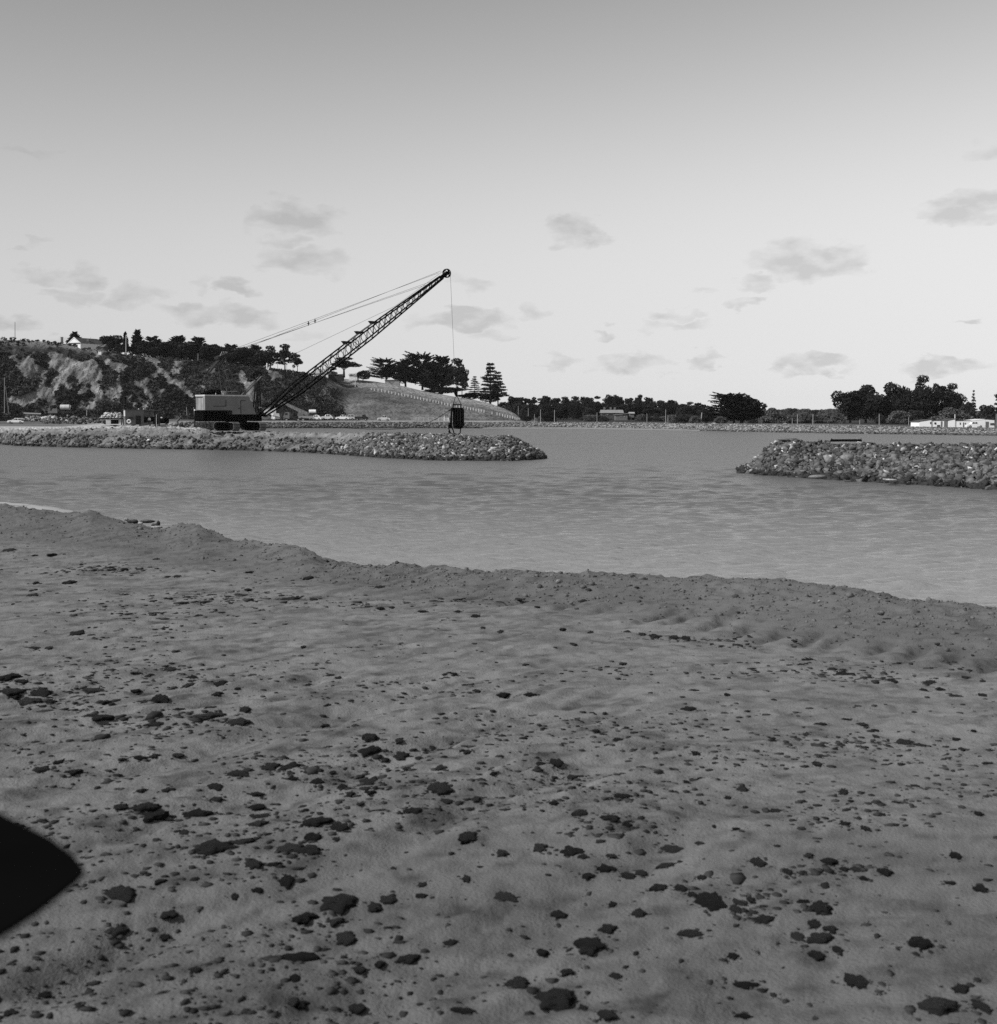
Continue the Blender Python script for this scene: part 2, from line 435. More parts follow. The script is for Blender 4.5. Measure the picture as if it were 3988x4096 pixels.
# clods --------------------------------------------------------------
def ico_rock(seed, sub=1, flat=1.0, rough=0.35, drop=None):
    import bmesh
    bm = bmesh.new(); bmesh.ops.create_icosphere(bm, subdivisions=sub, radius=1.0)
    V = np.array([v.co[:] for v in bm.verts]); Fs = np.array([[v.index for v in f.verts] for f in bm.faces]); bm.free()
    r_ = np.random.default_rng(seed)
    o = r_.random(3) * 40
    n = fbm(V[:, 0] * 1.3 + o[0], V[:, 1] * 1.3 + V[:, 2] * 1.1 + o[1], 3) - .5
    n2 = fbm(V[:, 0] * 3.3 + o[2], V[:, 1] * 3.3 - V[:, 2] * 3 + o[1], 2) - .5
    V = V * (1 + rough * 2.2 * n + rough * 0.9 * n2)[:, None]
    V[:, 2] *= flat
    return V, Fs
def hull_rock(seed, n=12):
    import bmesh
    r_ = np.random.default_rng(seed)
    P = r_.normal(size=(n, 3)); P /= np.linalg.norm(P, axis=1)[:, None]
    P = np.sign(P) * np.abs(P) ** .7; P *= (0.7 + 0.5 * r_.random((n, 1))); P[:, 0] *= 1.35; P[:, 2] *= 0.72
    bm = bmesh.new()
    for p in P: bm.verts.new(p)
    bmesh.ops.convex_hull(bm, input=bm.verts)
    for v in [v for v in bm.verts if not v.link_faces]: bm.verts.remove(v)
    bmesh.ops.triangulate(bm, faces=bm.faces); bm.verts.index_update()
    V = np.array([v.co[:] for v in bm.verts]); Fs = np.array([[v.index for v in f.verts] for f in bm.faces]); bm.free()
    return V, Fs

S_ = 1400 / 1904
def reg(ox, oy, L_): return [(ox + a * S_, oy + b_ * S_, w * S_, h * S_) for a, b_, w, h in L_]
BIG = []
BIG += reg(0, 3000, [(665,99,45,20),(745,128,30,14),(840,62,50,22),(760,52,90,26),(320,62,50,26),(235,100,80,34),(400,140,90,34),(965,35,60,24),
 (775,217,50,24),(915,205,65,24),(1175,213,80,28),(1175,265,80,36),(1390,263,95,24),(1400,303,110,36),(1430,355,130,24),(1410,395,90,36),(1450,458,55,18),
 (650,303,80,32),(790,305,140,54),(1060,320,190,40),(830,365,140,60),(1005,443,45,44),(1150,525,220,80),(1300,500,160,28),(1570,530,180,50),(1690,540,120,60),(1700,470,110,50),
 (1720,385,170,54),(1840,410,90,44),(1475,85,90,60),(1570,85,100,56),(1305,125,100,44),(1725,165,80,40),(1860,195,50,40),(1810,130,40,22),(1590,155,60,26),(1380,610,90,60),(1480,622,90,26),
 (1560,705,90,70),(660,778,150,74),(480,850,150,56),(925,870,75,60),(870,710,50,40),(740,683,60,20),(1278,790,50,50),(1400,762,60,30),(1850,830,230,110),(1660,905,110,70),(1820,930,90,50),
 (640,1010,110,56),(888,990,60,36),(965,980,36,34),(1100,1020,30,30),(115,1020,60,34),(770,1068,30,26),(1065,1190,70,36),(1135,1160,60,28),(1185,1222,46,44),(1285,1222,44,40),
 (1000,1255,44,26),(880,1315,60,26),(1248,1305,44,36),(1315,1345,40,80),(1595,1370,70,70),(1645,1380,60,50),(1610,1235,70,80),(1600,1130,240,50),(1050,1410,60,40),(1340,1415,60,40),(235,1312,90,34),(435,1390,60,30),(60,1420,60,40),
 (780,517,40,26),(550,695,40,34),(1085,890,44,26),(360,870,50,24),(530,1200,30,30),(1810,1215,60,30),(1750,1390,36,24),(1870,1308,36,30)])
BIG += reg(1300, 3000, [(625,87,50,40),(450,97,44,32),(1255,118,66,50),(1340,142,76,30),(915,140,40,20),(620,205,130,56),(255,160,80,56),(95,195,60,40),(245,247,60,26),(140,247,46,22),
 (660,280,80,24),(820,262,60,30),(1248,283,50,30),(1620,247,110,38),(1560,365,130,40),(1640,400,60,34),(1390,340,90,40),(485,325,110,44),(195,303,40,26),(70,415,90,44),(60,480,40,36),
 (605,440,30,26),(770,465,100,70),(870,417,36,28),(858,517,28,28),(960,555,76,38),(1170,525,80,56),(1340,545,120,56),(1405,575,70,26),(1555,580,60,22),(1270,628,40,32),(1530,640,100,44),
 (1430,680,70,44),(1650,680,90,44),(1720,665,70,34),(1815,745,90,38),(375,640,44,28),(770,700,50,40),(535,725,50,36),(525,790,70,26),(985,795,100,54),(350,810,90,50),(1275,890,90,44),(1435,775,44,38),(1418,835,28,28),
 (1565,835,60,36),(1710,880,76,44),(765,808,24,24),(340,965,64,20),(685,1045,80,38),(670,945,44,34),(1000,972,50,22),(1008,1115,46,28),(1180,1092,76,44),(1430,1050,160,60),(1440,1100,130,50),
 (460,1130,160,50),(300,1168,60,44),(190,1195,70,44),(50,1215,60,30),(620,1228,70,28),(712,1215,34,44),(1310,1210,76,36),(1425,1180,40,26),(1050,1260,130,90),(1270,1345,250,120),(1400,1390,60,80),
 (1530,1440,100,50),(165,1395,90,56),(735,1412,140,40),(630,1308,44,56),(808,1345,36,40),(1580,1230,70,44),(100,1308,36,26),(1635,1178,40,26),(1690,1100,36,40),(120,1010,110,80),(265,845,90,50),(1540,970,90,44),(1272,950,36,28)])
BIG += reg(2588, 3000, [(265,15,36,24),(935,37,30,20),(925,72,46,34),(517,212,66,30),(290,150,46,18),(215,170,40,30),(383,155,30,30),(440,258,44,22),(183,308,26,24),(1070,225,54,34),(1205,288,44,18),(705,328,80,22),
 (790,380,50,18),(490,428,56,22),(1260,348,80,20),(1800,343,60,22),(1190,420,40,50),(1075,398,56,20),(140,535,130,44),(110,625,120,26),(290,502,54,26),(600,605,80,60),(880,567,44,38),(995,605,100,50),(1072,645,56,26),
 (1140,645,56,30),(1290,655,84,54),(1180,695,60,34),(765,657,50,30),(1680,572,66,40),(1540,650,40,26),(1650,720,64,22),(1820,755,70,44),(300,690,60,30),(208,710,36,28),(60,745,90,38),(185,748,80,40),(340,820,150,100),(250,785,60,36),
 (565,808,50,44),(485,860,60,60),(640,918,120,50),(945,850,110,60),(840,822,90,20),(915,940,70,44),(940,1015,150,60),(820,1010,80,60),(1000,970,70,40),(925,1110,90,56),(1040,1085,60,50),(240,995,150,44),(485,950,40,50),(528,920,30,24),
 (470,1118,70,40),(415,1138,54,26),(600,1095,30,34),(710,1045,34,40),(1200,947,46,24),(1290,882,40,20),(1250,1005,44,40),(1485,1042,130,60),(1465,1108,50,36),(1545,1095,40,24),(1638,935,40,26),(1320,1205,46,50),(1130,1245,110,64),
 (1280,1268,46,34),(1265,1310,66,26),(530,1275,150,40),(690,1328,50,34),(752,1362,50,30),(887,1378,36,50),(525,1442,110,30),(1590,1390,210,110),(1710,1295,90,50),(1820,1385,80,70),(1790,1340,60,30),(1820,1470,50,36),(1800,1248,50,30),(450,1348,36,24),(185,1140,36,40),(340,1258,60,36)])
BIG += reg(0, 1950, [(50,342,56,14),(285,360,44,22),(190,367,24,14),(380,513,60,20),(185,555,40,24),(195,517,32,14),(180,582,50,12),(673,445,40,16),(765,440,44,16),(815,432,30,14),(965,480,40,24),(910,485,36,14),(610,445,40,26),(510,450,40,16),(535,427,30,18),
 (850,385,40,14),(990,625,80,20),(1118,620,66,18),(1058,620,36,20),(925,603,26,12),(680,578,50,12),(1085,695,44,14),(1348,555,44,22),(1580,603,90,24),(1705,605,50,24),(1680,490,60,20),(1360,458,40,12),(1460,310,44,14),(1525,380,30,12),
 (425,788,76,26),(895,758,40,18),(180,873,66,14),(268,877,50,14),(120,1055,70,20),(50,1030,90,34),(165,1150,120,40),(60,1105,130,34),(220,1118,110,34),(90,1145,50,30),(810,1020,44,28),(735,1020,36,20),(930,990,80,20),(1045,1030,60,24),(1030,1070,60,40),
 (1180,1118,54,36),(1650,862,30,20),(1150,1195,64,12),(1335,1205,70,32),(1145,1240,170,44),(1300,1270,130,34),(880,1150,80,40),(790,1162,100,14),(960,1195,80,16),(745,1115,50,26),(520,1100,130,28),(570,1170,60,34),(540,1270,140,36),(280,1165,60,20),(850,1280,110,36),(1845,1032,36,22),(1780,1215,36,22),(1765,1275,40,22),(1675,1072,40,14),(1200,1065,80,26),(1290,1105,36,22)])
BIG += reg(1300, 2150, [(300,268,70,16),(240,375,60,14),(300,380,50,14),(365,377,34,14),(535,402,66,14),(722,402,50,16),(820,430,50,24),(955,508,36,24),(860,488,30,20),(1055,332,36,14),(1295,498,44,28),(1445,512,36,18),(1645,508,40,22),(1725,525,40,20),(1790,535,50,20),(1890,540,40,40),(1350,580,40,24),
 (1090,690,40,14),(1620,683,40,20),(700,748,40,36),(655,742,30,14),(75,760,40,18),(25,738,46,14),(970,855,70,36),(825,838,40,26),(1115,855,70,20),(240,1090,100,50),(240,1155,110,56),(400,1110,50,40),(415,1188,80,44),(1255,1275,60,36),(1600,1098,66,28),(1470,1050,50,24),(1175,1225,60,44),(770,1160,50,50),(580,1140,36,20)])
BIG += reg(2588, 2150, [(150,537,50,40),(210,547,60,20),(495,585,60,24),(405,590,36,16),(350,578,24,18),(45,535,60,20),(875,658,60,16),(1070,735,80,24),(1000,715,80,12),(835,690,50,12),(1335,778,44,22),(1535,785,80,14),(1600,825,50,20),(1680,860,64,14),(1828,857,46,16),(1730,757,34,22),(435,852,40,24),(255,828,60,14),(1505,825,40,26),
 (225,928,90,34),(690,880,30,20),(870,1065,40,44),(950,1018,60,14),(1165,1015,60,18),(1088,988,60,14),(1245,1078,40,34),(1400,1110,110,34),(1490,1128,80,18),(1243,1048,50,14),(920,1225,50,32),(935,1192,30,16),(265,1170,40,26),(1715,1150,40,28),(1680,1095,40,16),(1775,1030,36,14),(1850,1225,50,14)])
def clod_shape(seed, sub):
    V, Fs = ico_rock(seed, sub, 1.0, 0.0)
    r_ = np.random.default_rng(seed); o_ = r_.random(4) * 50
    th = np.arctan2(V[:, 1], V[:, 0]); c, s_ = np.cos(th), np.sin(th)
    f = .5 + 1.0 * fbm(c * 1.5 + o_[0], s_ * 1.5 + o_[1], 2) + 1.1 * (fbm(c * 4 + o_[2], s_ * 4 + o_[3], 3) - .5)
    V = V.copy(); V[:, 0] *= f; V[:, 1] *= f
    V[:, 2] = np.sign(V[:, 2]) * np.abs(V[:, 2]) ** .7 * (.55 + .9 * fbm(V[:, 0] * 2 + o_[1], V[:, 1] * 2 + o_[2], 3)) + .12 * (fbm(V[:, 0] * 7, V[:, 1] * 7, 2, o_[0]) - .5)
    return V, Fs
clod_T = [mesh_np('clod', *clod_shape(100 + i, 3), M['clod'], smooth=True) for i in range(12)]
clod_S = [clod_shape(200 + i, 1) for i in range(8)]
cl = []
for (px, py, w, h) in BIG:
    if px < 380 and 3200 < py < 3800: continue
    p = onz(px, py + h * .2, 2.76)
    for _ in range(3): p = onz(px, py + h * .2, float(sand_z(p.x, p.y)))
    dist = (p - cam.location).length; D = p.y
    ww = w * dist / F; hw = h * dist / F
    sb = (CAMZ - 2.75) / dist
    hgt = min(0.16 * ww, 0.35 * hw)
    dep = (hw - hgt * 0.7) / sb
    dep = min(max(dep, 0.5 * ww), 1.9 * ww)
    cl.append((p.x, p.y, ww * .43, dep * .43, hgt))
cl.sort(key=lambda c: -c[2] * c[3])
for i, (x, y, a, b_, h) in enumerate(cl[:300]):
    o = bpy.data.objects.new('clod', clod_T[i % 12]); o.scale = (a, b_, h * 1.1)
    o.location = (x, y, float(sand_z(x, y)) + h * 0.05); o.rotation_euler = (random.uniform(-.1, .1), random.uniform(-.1, .1), random.choice((0, math.pi)) + random.uniform(-.25, .25))
    link(o, ground)
def scatter_mesh(name, tmpl, P, S, Rz, m, parent=None, tone=None, smooth=False, tilt=0.0, rs=None):
    """join many small pieces into one mesh"""
    rs = rs or np.random.default_rng(11)
    V = []; Fc = []; T = []; k = 0
    idx = rs.integers(0, len(tmpl), len(P))
    for j, (tv, tf) in enumerate(tmpl):
        sel = np.where(idx == j)[0]
        if not len(sel): continue
        n = len(tv); c = np.cos(Rz[sel])[:, None]; s = np.sin(Rz[sel])[:, None]
        v = tv[None] * S[sel][:, None, :]
        if tilt:
            ta = rs.normal(0, tilt, len(sel))[:, None]
            y_, z_ = v[..., 1] * np.cos(ta) - v[..., 2] * np.sin(ta), v[..., 1] * np.sin(ta) + v[..., 2] * np.cos(ta)
            v = np.stack([v[..., 0], y_, z_], 2)
        xx = v[..., 0] * c - v[..., 1] * s; yy = v[..., 0] * s + v[..., 1] * c
        v = np.stack([xx, yy, v[..., 2]], 2) + P[sel][:, None, :]
        V.append(v.reshape(-1, 3)); Fc.append((tf[None] + (np.arange(len(sel)) * n)[:, None, None]).reshape(-1, 3) + k); k += len(sel) * n
        if tone is not None: T.append(np.repeat(tone[sel], n))
    att = {'tone': np.concatenate(T)} if tone is not None else None
    return add_mesh(name, np.concatenate(V), np.concatenate(Fc), m, parent, smooth, att, kind='stuff')
rs = np.random.default_rng(5)
n = 22000
u = rs.random(n); rr = rs.uniform(-.42, .42, n)
rr[::4] = rs.uniform(-.95, .95, len(rr[::4]))
dcr = np.interp(rr, CREST[0], CREST[1])
D = 1 / ((1 / 4.2) * (1 - u) + (1 / dcr) * u)
x = rr * D; y = D
dt_ = np.interp(rr, TOE[0], TOE[1])
dens = sstep(0.47, 0.62, fbm((x * .25 - y * .97) * 1.5, (x * .97 + y * .25) * .5, 4, 80)) * 0.95 + 0.08
dens *= np.where(y > dt_, 0.25, 1.0)
dens *= .35 + .65 * sstep(4.5, 8, y)
keep = rs.random(n) < dens
x = x[keep]; y = y[keep]; m_ = len(x)
sz = 0.0048 * np.exp(rs.normal(0, .65, m_)) * (0.6 + y / 9)
sz = np.minimum(sz, 0.017)
P = np.stack([x, y, sand_z(x, y) + sz * .1], 1)
S = np.stack([sz * rs.uniform(1, 2.0, m_), sz * rs.uniform(.8, 2.0, m_), sz * rs.uniform(.35, .6, m_)], 1)
rs2 = np.random.default_rng(8); sat = []
for (cx_, cy_, a_, b_, h_) in cl:
    for k in range(9):
        th_ = rs2.uniform(0, 6.28); q_ = rs2.uniform(.75, 1.9); z_ = a_ * rs2.uniform(.06, .26)
        sat.append((cx_ + math.cos(th_) * a_ * q_ * 1.3, cy_ + math.sin(th_) * b_ * q_, z_ * rs2.uniform(.8, 1.8), z_ * rs2.uniform(.8, 1.8), z_ * .4))
for (px_c, py_c, rx_, ry_, n_c) in [(250, 2780, 260, 70, 150), (480, 2640, 260, 60, 110), (620, 2870, 300, 60, 130), (1150, 3060, 300, 60, 130), (1500, 3080, 160, 60, 60), (420, 2270, 280, 22, 120), (950, 2380, 380, 22, 140),
        (1900, 2400, 500, 20, 90), (2750, 2545, 300, 14, 60), (3420, 2690, 330, 26, 110), (2500, 3290, 260, 60, 80), (3000, 3560, 260, 90, 80), (3400, 2960, 250, 30, 60), (3350, 3460, 200, 60, 60), (700, 2450, 500, 60, 110), (300, 3080, 300, 60, 60)]:
    for k in range(n_c):
        p_ = onz(px_c + rs2.normal() * rx_ * .55, py_c + rs2.normal() * ry_ * .55 , 2.77); z_ = .0085 * math.exp(rs2.normal() * .5) * (.55 + p_.y / 16)
        sat.append((p_.x, p_.y, z_ * rs2.uniform(.9, 2.2), z_ * rs2.uniform(.9, 2.6), z_ * .4))
EX = [c for c in cl[300:]] + sat
if EX:
    E = np.array(EX); P = np.concatenate([P, np.stack([E[:, 0], E[:, 1], sand_z(E[:, 0], E[:, 1])], 1)])
    S = np.concatenate([S, np.stack([E[:, 2], E[:, 3], E[:, 4]], 1)])
o = scatter_mesh('small_clods', clod_S, P, S, rs.uniform(-.5, .5, len(P)), M['clod_mass'], ground, tone=rs.uniform(.5, 1.8, len(P)), smooth=True)

# lumps of dug sand on the face and lip of the bank
rs = np.random.default_rng(15); n = 6000
rr = rs.uniform(-.55, .55, n); dcr = np.interp(rr, CREST[0], CREST[1]); dt_ = np.interp(rr, TOE[0], TOE[1])
q = rs.random(n) ** .55; y = dt_ + (dcr - dt_) * (q * 1.03 - .0); x = rr * y
sz = .0075 * np.exp(rs.normal(0, .6, n)); sz = np.minimum(sz, .04)
scatter_mesh('sand_lumps', [ico_rock(300 + i, 1, .75, .4) for i in range(5)], np.stack([x, y, sand_z(x, y) + sz * .15], 1), sz[:, None] * rs.uniform(.7, 1.5, (n, 3)), rs.uniform(0, 6, n), M['sand'], ground, tone=np.where(rs.random(n) < .08, rs.uniform(.15, .4, n), rs.uniform(.55, .8, n)))
# ------------------------------------------------------------------ rocks
rock_T = [hull_rock(i, 8) for i in range(20)]
def rock_meshes(tag_, tones):
    out = []
    for j, tn in enumerate(tones):
        for i in range(5):
            V, Fs = rock_T[(i + j * 3) % 20]
            out.append(mesh_np('rock', V, Fs, M['rock'], attrs={'tone': np.full(len(V), tn)}))
    return out

def heap(name, cols, zfun, label):
    pass

def ridge(name, spec, nrow_front, label, seed, rough, tone_fn, pxstep=3.0, base_amp=0.25):
    """spec rows: px, front waterline py, front top py, top width m, run of front slope m"""
    sp = np.array(spec, float)
    px = np.arange(sp[0, 0], sp[-1, 0] + .1, pxstep)
    cols = [np.interp(px, sp[:, 0], sp[:, i]) for i in range(1, sp.shape[1])]
    wy, ty, tw, run = cols
    Vs = []
    info = []
    for i, p in enumerate(px):
        a = onz(p, wy[i], 0.0); Dw = a.y
        tpt = at(p, ty[i], Dw + run[i])
        info.append((a.x / a.y, Dw, run[i], tpt.z, tw[i]))
    I = np.array(info)
    return I

def ridge_height(I, x, y):
    r = x / y
    Dw = np.interp(r, I[:, 0], I[:, 1]); run = np.interp(r, I[:, 0], I[:, 2]); zt = np.interp(r, I[:, 0], I[:, 3]); tw = np.interp(r, I[:, 0], I[:, 4])
    s = (y - Dw) / run
    z = np.where(s < 1, zt * s, np.where(y < Dw + run + tw, zt, zt - (y - Dw - run - tw) * 0.55))
    z = np.where(s < 0, (y - Dw) * .5, z)
    return z

# ---- left breakwater
LB = ridge('lb', [(-700,1735,1690,40,6),(-200,1764,1712,40,6),(0,1777,1722,40,6),(60,1783,1722,30,6),(300,1790,1714,22,7),(500,1794,1712,20,7),(700,1797,1714,12,7),(820,1799,1722,12,7),(850,1800,1731,12,7),
  (1000,1803,1733,11,8),(1100,1806,1733,10,8),(1250,1812,1737,9,8),(1350,1818,1738,8,8),(1450,1826,1736,7,7.5),(1550,1833,1737,6,7.5),(1700,1839,1742,5,7.5),(1800,1842,1743,5,7.5),(1900,1843,1752,5,7),
  (2000,1843,1750,4,6.5),(2040,1843,1748,3,6.5),(2080,1842,1765,3,6),(2120,1840,1790,2.5,4.5),(2160,1837,1812,2,3),(2190,1834,1830,1,1.2)], 0, '', 1, 0, None)
def strip_mesh(I, name, m, amp, tone, extra=0.0, seed=0, step=None, nfront=26, nback=14):
    rr_ = np.linspace(I[0, 0], I[-1, 0], 900)
    Dw = np.interp(rr_, I[:, 0], I[:, 1]); run = np.interp(rr_, I[:, 0], I[:, 2]); tw = np.interp(rr_, I[:, 0], I[:, 4])
    ss = [-0.35] + list(np.linspace(0, 1, nfront)) + list(1 + np.linspace(.04, 1, nback)) + [2.1, 2.5, 3.2]
    rows_ = []
    for s in ss:
        if s <= 1: rows_.append(Dw + run * s)
        elif s <= 2: rows_.append(Dw + run + tw * (s - 1))
        else: rows_.append(Dw + run + tw + (s - 2) * 6)
    Yg = np.array(rows_); Rg = np.broadcast_to(rr_, Yg.shape); Xg = Rg * Yg
    Zg = ridge_height(I, Xg, Yg)
    Zg = Zg + (fbm(Xg * .6, Yg * .9, 4, seed) - .5) * amp + (fbm(Xg * 2.2, Yg * 2.6, 3, seed + 9) - .5) * amp * .6
    Zg = Zg + extra
    return add_mesh(name, np.stack([Xg, Yg, Zg], 2).reshape(-1, 3), grid_faces(*Yg.shape), m, attrs={'tone': tone(Xg, Yg, Zg)}, kind='structure')
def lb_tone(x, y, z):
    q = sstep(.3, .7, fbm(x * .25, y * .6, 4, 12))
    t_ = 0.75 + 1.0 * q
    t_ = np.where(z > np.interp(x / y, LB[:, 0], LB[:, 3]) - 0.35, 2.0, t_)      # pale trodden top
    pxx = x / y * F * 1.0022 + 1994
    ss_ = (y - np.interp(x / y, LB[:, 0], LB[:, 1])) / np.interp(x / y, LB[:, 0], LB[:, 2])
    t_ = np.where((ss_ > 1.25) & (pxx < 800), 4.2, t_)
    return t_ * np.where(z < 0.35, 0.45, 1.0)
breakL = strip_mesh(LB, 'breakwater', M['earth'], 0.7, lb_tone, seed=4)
tag(breakL, 'long earth and rubble breakwater carrying the dragline, running out from the left shore')

def rocks_on(I, parent, r0, r1, n, smin, smax, seed, nobj, tone_lo=.45, tone_hi=1.35, white=.04, top_extra=0.0, smax_z=None, back=2.5, keepfn=None):
    rs = np.random.default_rng(seed)
    r = rs.uniform(r0, r1, n)
    Dw = np.interp(r, I[:, 0], I[:, 1]); run = np.interp(r, I[:, 0], I[:, 2]); tw = np.interp(r, I[:, 0], I[:, 4]); zt = np.interp(r, I[:, 0], I[:, 3])
    s = rs.uniform(-0.06, 1.0, n) ** 0.95 if False else rs.uniform(-0.06, 1.08, n)
    y = Dw + run * s + np.where(s > 1, rs.random(n) * np.minimum(tw, back), 0)
    x = r * y
    z = ridge_height(I, x, y)
    size = smin * (smax / smin) ** (rs.random(n) ** 2.6)
    size *= (1.15 - 0.35 * np.clip(z / 2.5, 0, 1))
    tone = rs.uniform(tone_lo, tone_hi, n)
    tone = np.where(rs.random(n) < white, rs.uniform(1.8, 2.7, n), tone)
    tone = np.where(z < 0.22, tone * 0.3, tone)
    P = np.stack([x, y, z + size * .15 + top_extra], 1)
    if keepfn is not None:
        k = keepfn(x, y, z, rs); P = P[k]; size = size[k]; tone = tone[k]
    order = np.argsort(-size); big = order[:nobj]; rest = order[nobj:]
    tones = [.2, .45, .65, .85, 1.05, 1.3, 2.1]
    if nobj:
        ms = rock_meshes('', tones)
        for i in big:
            ti = int(np.argmin(np.abs(np.array(tones) - tone[i])))
            o = bpy.data.objects.new('rock', ms[ti * 5 + int(rs.integers(5))]); o.location = P[i]
            sc = size[i] * .62; o.scale = (sc * rs.uniform(.9, 1.3), sc * rs.uniform(.8, 1.1), sc * rs.uniform(.8, 1.1))
            o.rotation_euler = tuple(rs.uniform(-1.0, 1.0, 2)) + (rs.uniform(0, 6.28),)
            link(o, parent)
    S = size[rest][:, None] * .6 * rs.uniform(.8, 1.25, (len(rest), 3))
    scatter_mesh('rubble', rock_T, P[rest], S, rs.uniform(0, 6.28, len(rest)), M['rock'], parent, tone=tone[rest], tilt=1.2, rs=rs)
# pale blocky rock towards the tip, darker earthy rubble nearer the shore
def keepL(x, y, z, rs):
    pxx = x / y * F * 1.0022 + 1994
    line = 1330 + 140 * (z / 2.4)
    p = np.where(pxx > line, 1.0, 0.0)
    return rs.random(len(x)) < p
def keepE(x, y, z, rs):
    pxx = x / y * F * 1.0022 + 1994
    line = 1330 + 140 * (z / 2.4)
    return (pxx < line) & (rs.random(len(x)) < np.where(z > 1.7, .12, 1.0) * np.where(pxx > 700, .5, 1))
rocks_on(LB, breakL, pr(1300), pr(2172), 21000, .09, .52, 21, 300, .18, .95, .05, keepfn=keepL, back=4)
rocks_on(LB, breakL, pr(-200), pr(1480), 9500, .1, .6, 22, 0, .2, .75, .012, keepfn=keepE, back=2)

# ---- right breakwater
RB_ = ridge('rb', [(2966,1890,1886,.6,1),(2985,1894,1874,1,2),(3022,1898,1850,1.5,3),(3060,1901,1805,2,4),(3120,1906,1768,2.5,5.2),(3180,1910,1768,3,5.5),(3260,1914,1778,4,5.5),(3400,1922,1784,4,5.5),
   (3600,1936,1787,4.5,5.5),(3800,1948,1789,5,5.5),(3988,1960,1786,5,5.5),(4400,1985,1775,5,5.5),(5000,2025,1778,5,5.5)], 0, '', 1, 0, None)
breakR = strip_mesh(RB_, 'breakwater', M['earth'], 0.4, lambda x, y, z: np.full_like(x, .45), extra=-.3, seed=14)
tag(breakR, 'rubble breakwater of broken blocks entering from the right, opposite the dragline')
rocks_on(RB_, breakR, pr(2968), pr(5000), 34000, .08, .58, 31, 300, .15, .85, .035, back=4)

def boulder(px, py, w, h, D, tone, seed, parent, ry=0.0, label=None):
    V, Fs = hull_rock(seed, 14)
    p = at(px, py, D); o = add_mesh('boulder', V, Fs, M['rock'], parent, attrs={'tone': np.full(len(V), tone)})
    o.location = p; o.scale = (w * D / F / 2, w * D / F / 2.2, h * D / F / 2); o.rotation_euler = (0, ry, 0.4)
    if label: o['label'] = label
    return o
boulder(3143, 1760, 54, 26, 112, .8, 71, breakR, .1)
boulder(3318, 1842, 46, 60, 98, 1.3, 72, breakR, .5)
boulder(3388, 1830, 50, 50, 98, 1.1, 73, breakR)
boulder(3268, 1908, 60, 24, 97.5, 1.0, 74, breakR)
boulder(3550, 1890, 36, 20, 96.3, 2.6, 75, breakR, .5)
boulder(3555, 1920, 52, 18, 94.2, 2.6, 76, breakR, .1)
boulder(3620, 1798, 30, 26, 99, 1.6, 77, breakR)
boulder(3008, 1885, 22, 22, 107.6, 1.8, 78, breakR)
boulder(2060, 1765, 46, 14, 150, 1.9, 79, breakL, .6)
boulder(1568, 1743, 34, 22, 153, 1.3, 80, breakL)
boulder(1388, 1790, 20, 22, 153, 2.0, 81, breakL)
boulder(1600, 1748, 30, 20, 153, .7, 82, breakL)

# ------------------------------------------------------------------ land
SHORE = np.array([(pr(a), d) for a, d in [(-1500,250),(-300,250),(400,250),(620,262),(700,290),(780,350),(900,430),(1050,462),(1300,470),(1700,470),(2000,462),(2300,452),(2600,420),(3000,372),(3400,340),(3988,308),(4500,285),(5200,255)]])
def land_z(x, y):
    r = x / y
    ds = np.interp(r, SHORE[:, 0], SHORE[:, 1])
    top = np.interp(r, [pr(250), pr(420), pr(700), pr(1050), pr(3400), pr(3680), pr(3988)], [2.1, 2.8, 2.8, 1.9, 1.9, 1.62, 1.5])
    s = y - ds
    z = np.where(s < 0, s * .4, np.where(s < 5.5, top * s / 5.5, top))
    z = z + .5 * sstep(8, 13, s) * sstep(pr(960), pr(1060), r) * sstep(pr(2150), pr(2000), r)
    z = z + np.maximum(0, y - 600) * .004
    return z + (fbm(x * .05, y * .05, 3, 5) - .5) * .25 * np.clip(s / 20, 0, 1)
rc = np.concatenate([[-1.2, -.9, -.7, -.5], np.linspace(-.4, .4, 420), [.5, .7, .9, 1.2]])
dsr = np.interp(rc, SHORE[:, 0], SHORE[:, 1])
offs = [-6, -3, 0, 1.2, 2.5, 4, 5.5, 6.5, 8, 10, 13, 16, 20, 25, 31, 38, 46, 55, 66, 80, 100, 125, 160, 200, 260, 350, 500, 800, 1500, 3000]
Yg = np.array([dsr + q for q in offs]); Rg = np.broadcast_to(rc, Yg.shape); Xg = Rg * Yg
Zg = land_z(Xg, Yg)
offg = np.array(offs)[:, None] + 0 * Rg
tn = 0.75 + .7 * fbm(Xg * .08, Yg * .12, 4, 8)
tn = np.where(offg < 6, tn * .9, tn)
tn = np.where((offg > 6) & (offg < 22), tn * 1.15, tn)
tn = np.where((Rg < pr(760)) & (offg < 120), tn * 1.6, tn)
tn = np.where(offg > 60, tn * .45, tn)
tn = np.where((offg > 24) & (Rg > pr(2150)), tn * .35, tn)
land = add_mesh('land', np.stack([Xg, Yg, Zg], 2).reshape(-1, 3), grid_faces(*Yg.shape), M['land'], smooth=True, attrs={'tone': tn}, kind='structure')
tag(land, 'low flat shore and quay ground behind the harbour water')

# road sheet along the shore
rr_ = np.linspace(pr(350), pr(2300), 200); ds = np.interp(rr_, SHORE[:, 0], SHORE[:, 1])
off0 = np.interp(rr_, [pr(350), pr(800), pr(1000)], [60, 30, 14])
Yr = np.array([ds + off0, ds + off0 + 9.0]); Xr = rr_ * Yr; Zr = land_z(Xr, Yr) + .03
Zr[:] = Zr.max(axis=0)
add_mesh('road', np.stack([Xr, Yr, Zr], 2).reshape(-1, 3), grid_faces(*Yr.shape), mat('road_gravel', .3, .38, .5, .95, spec=.1), kind='structure')
# pale haul track along the top of the breakwater, left
px_ = np.linspace(120, 800, 120)
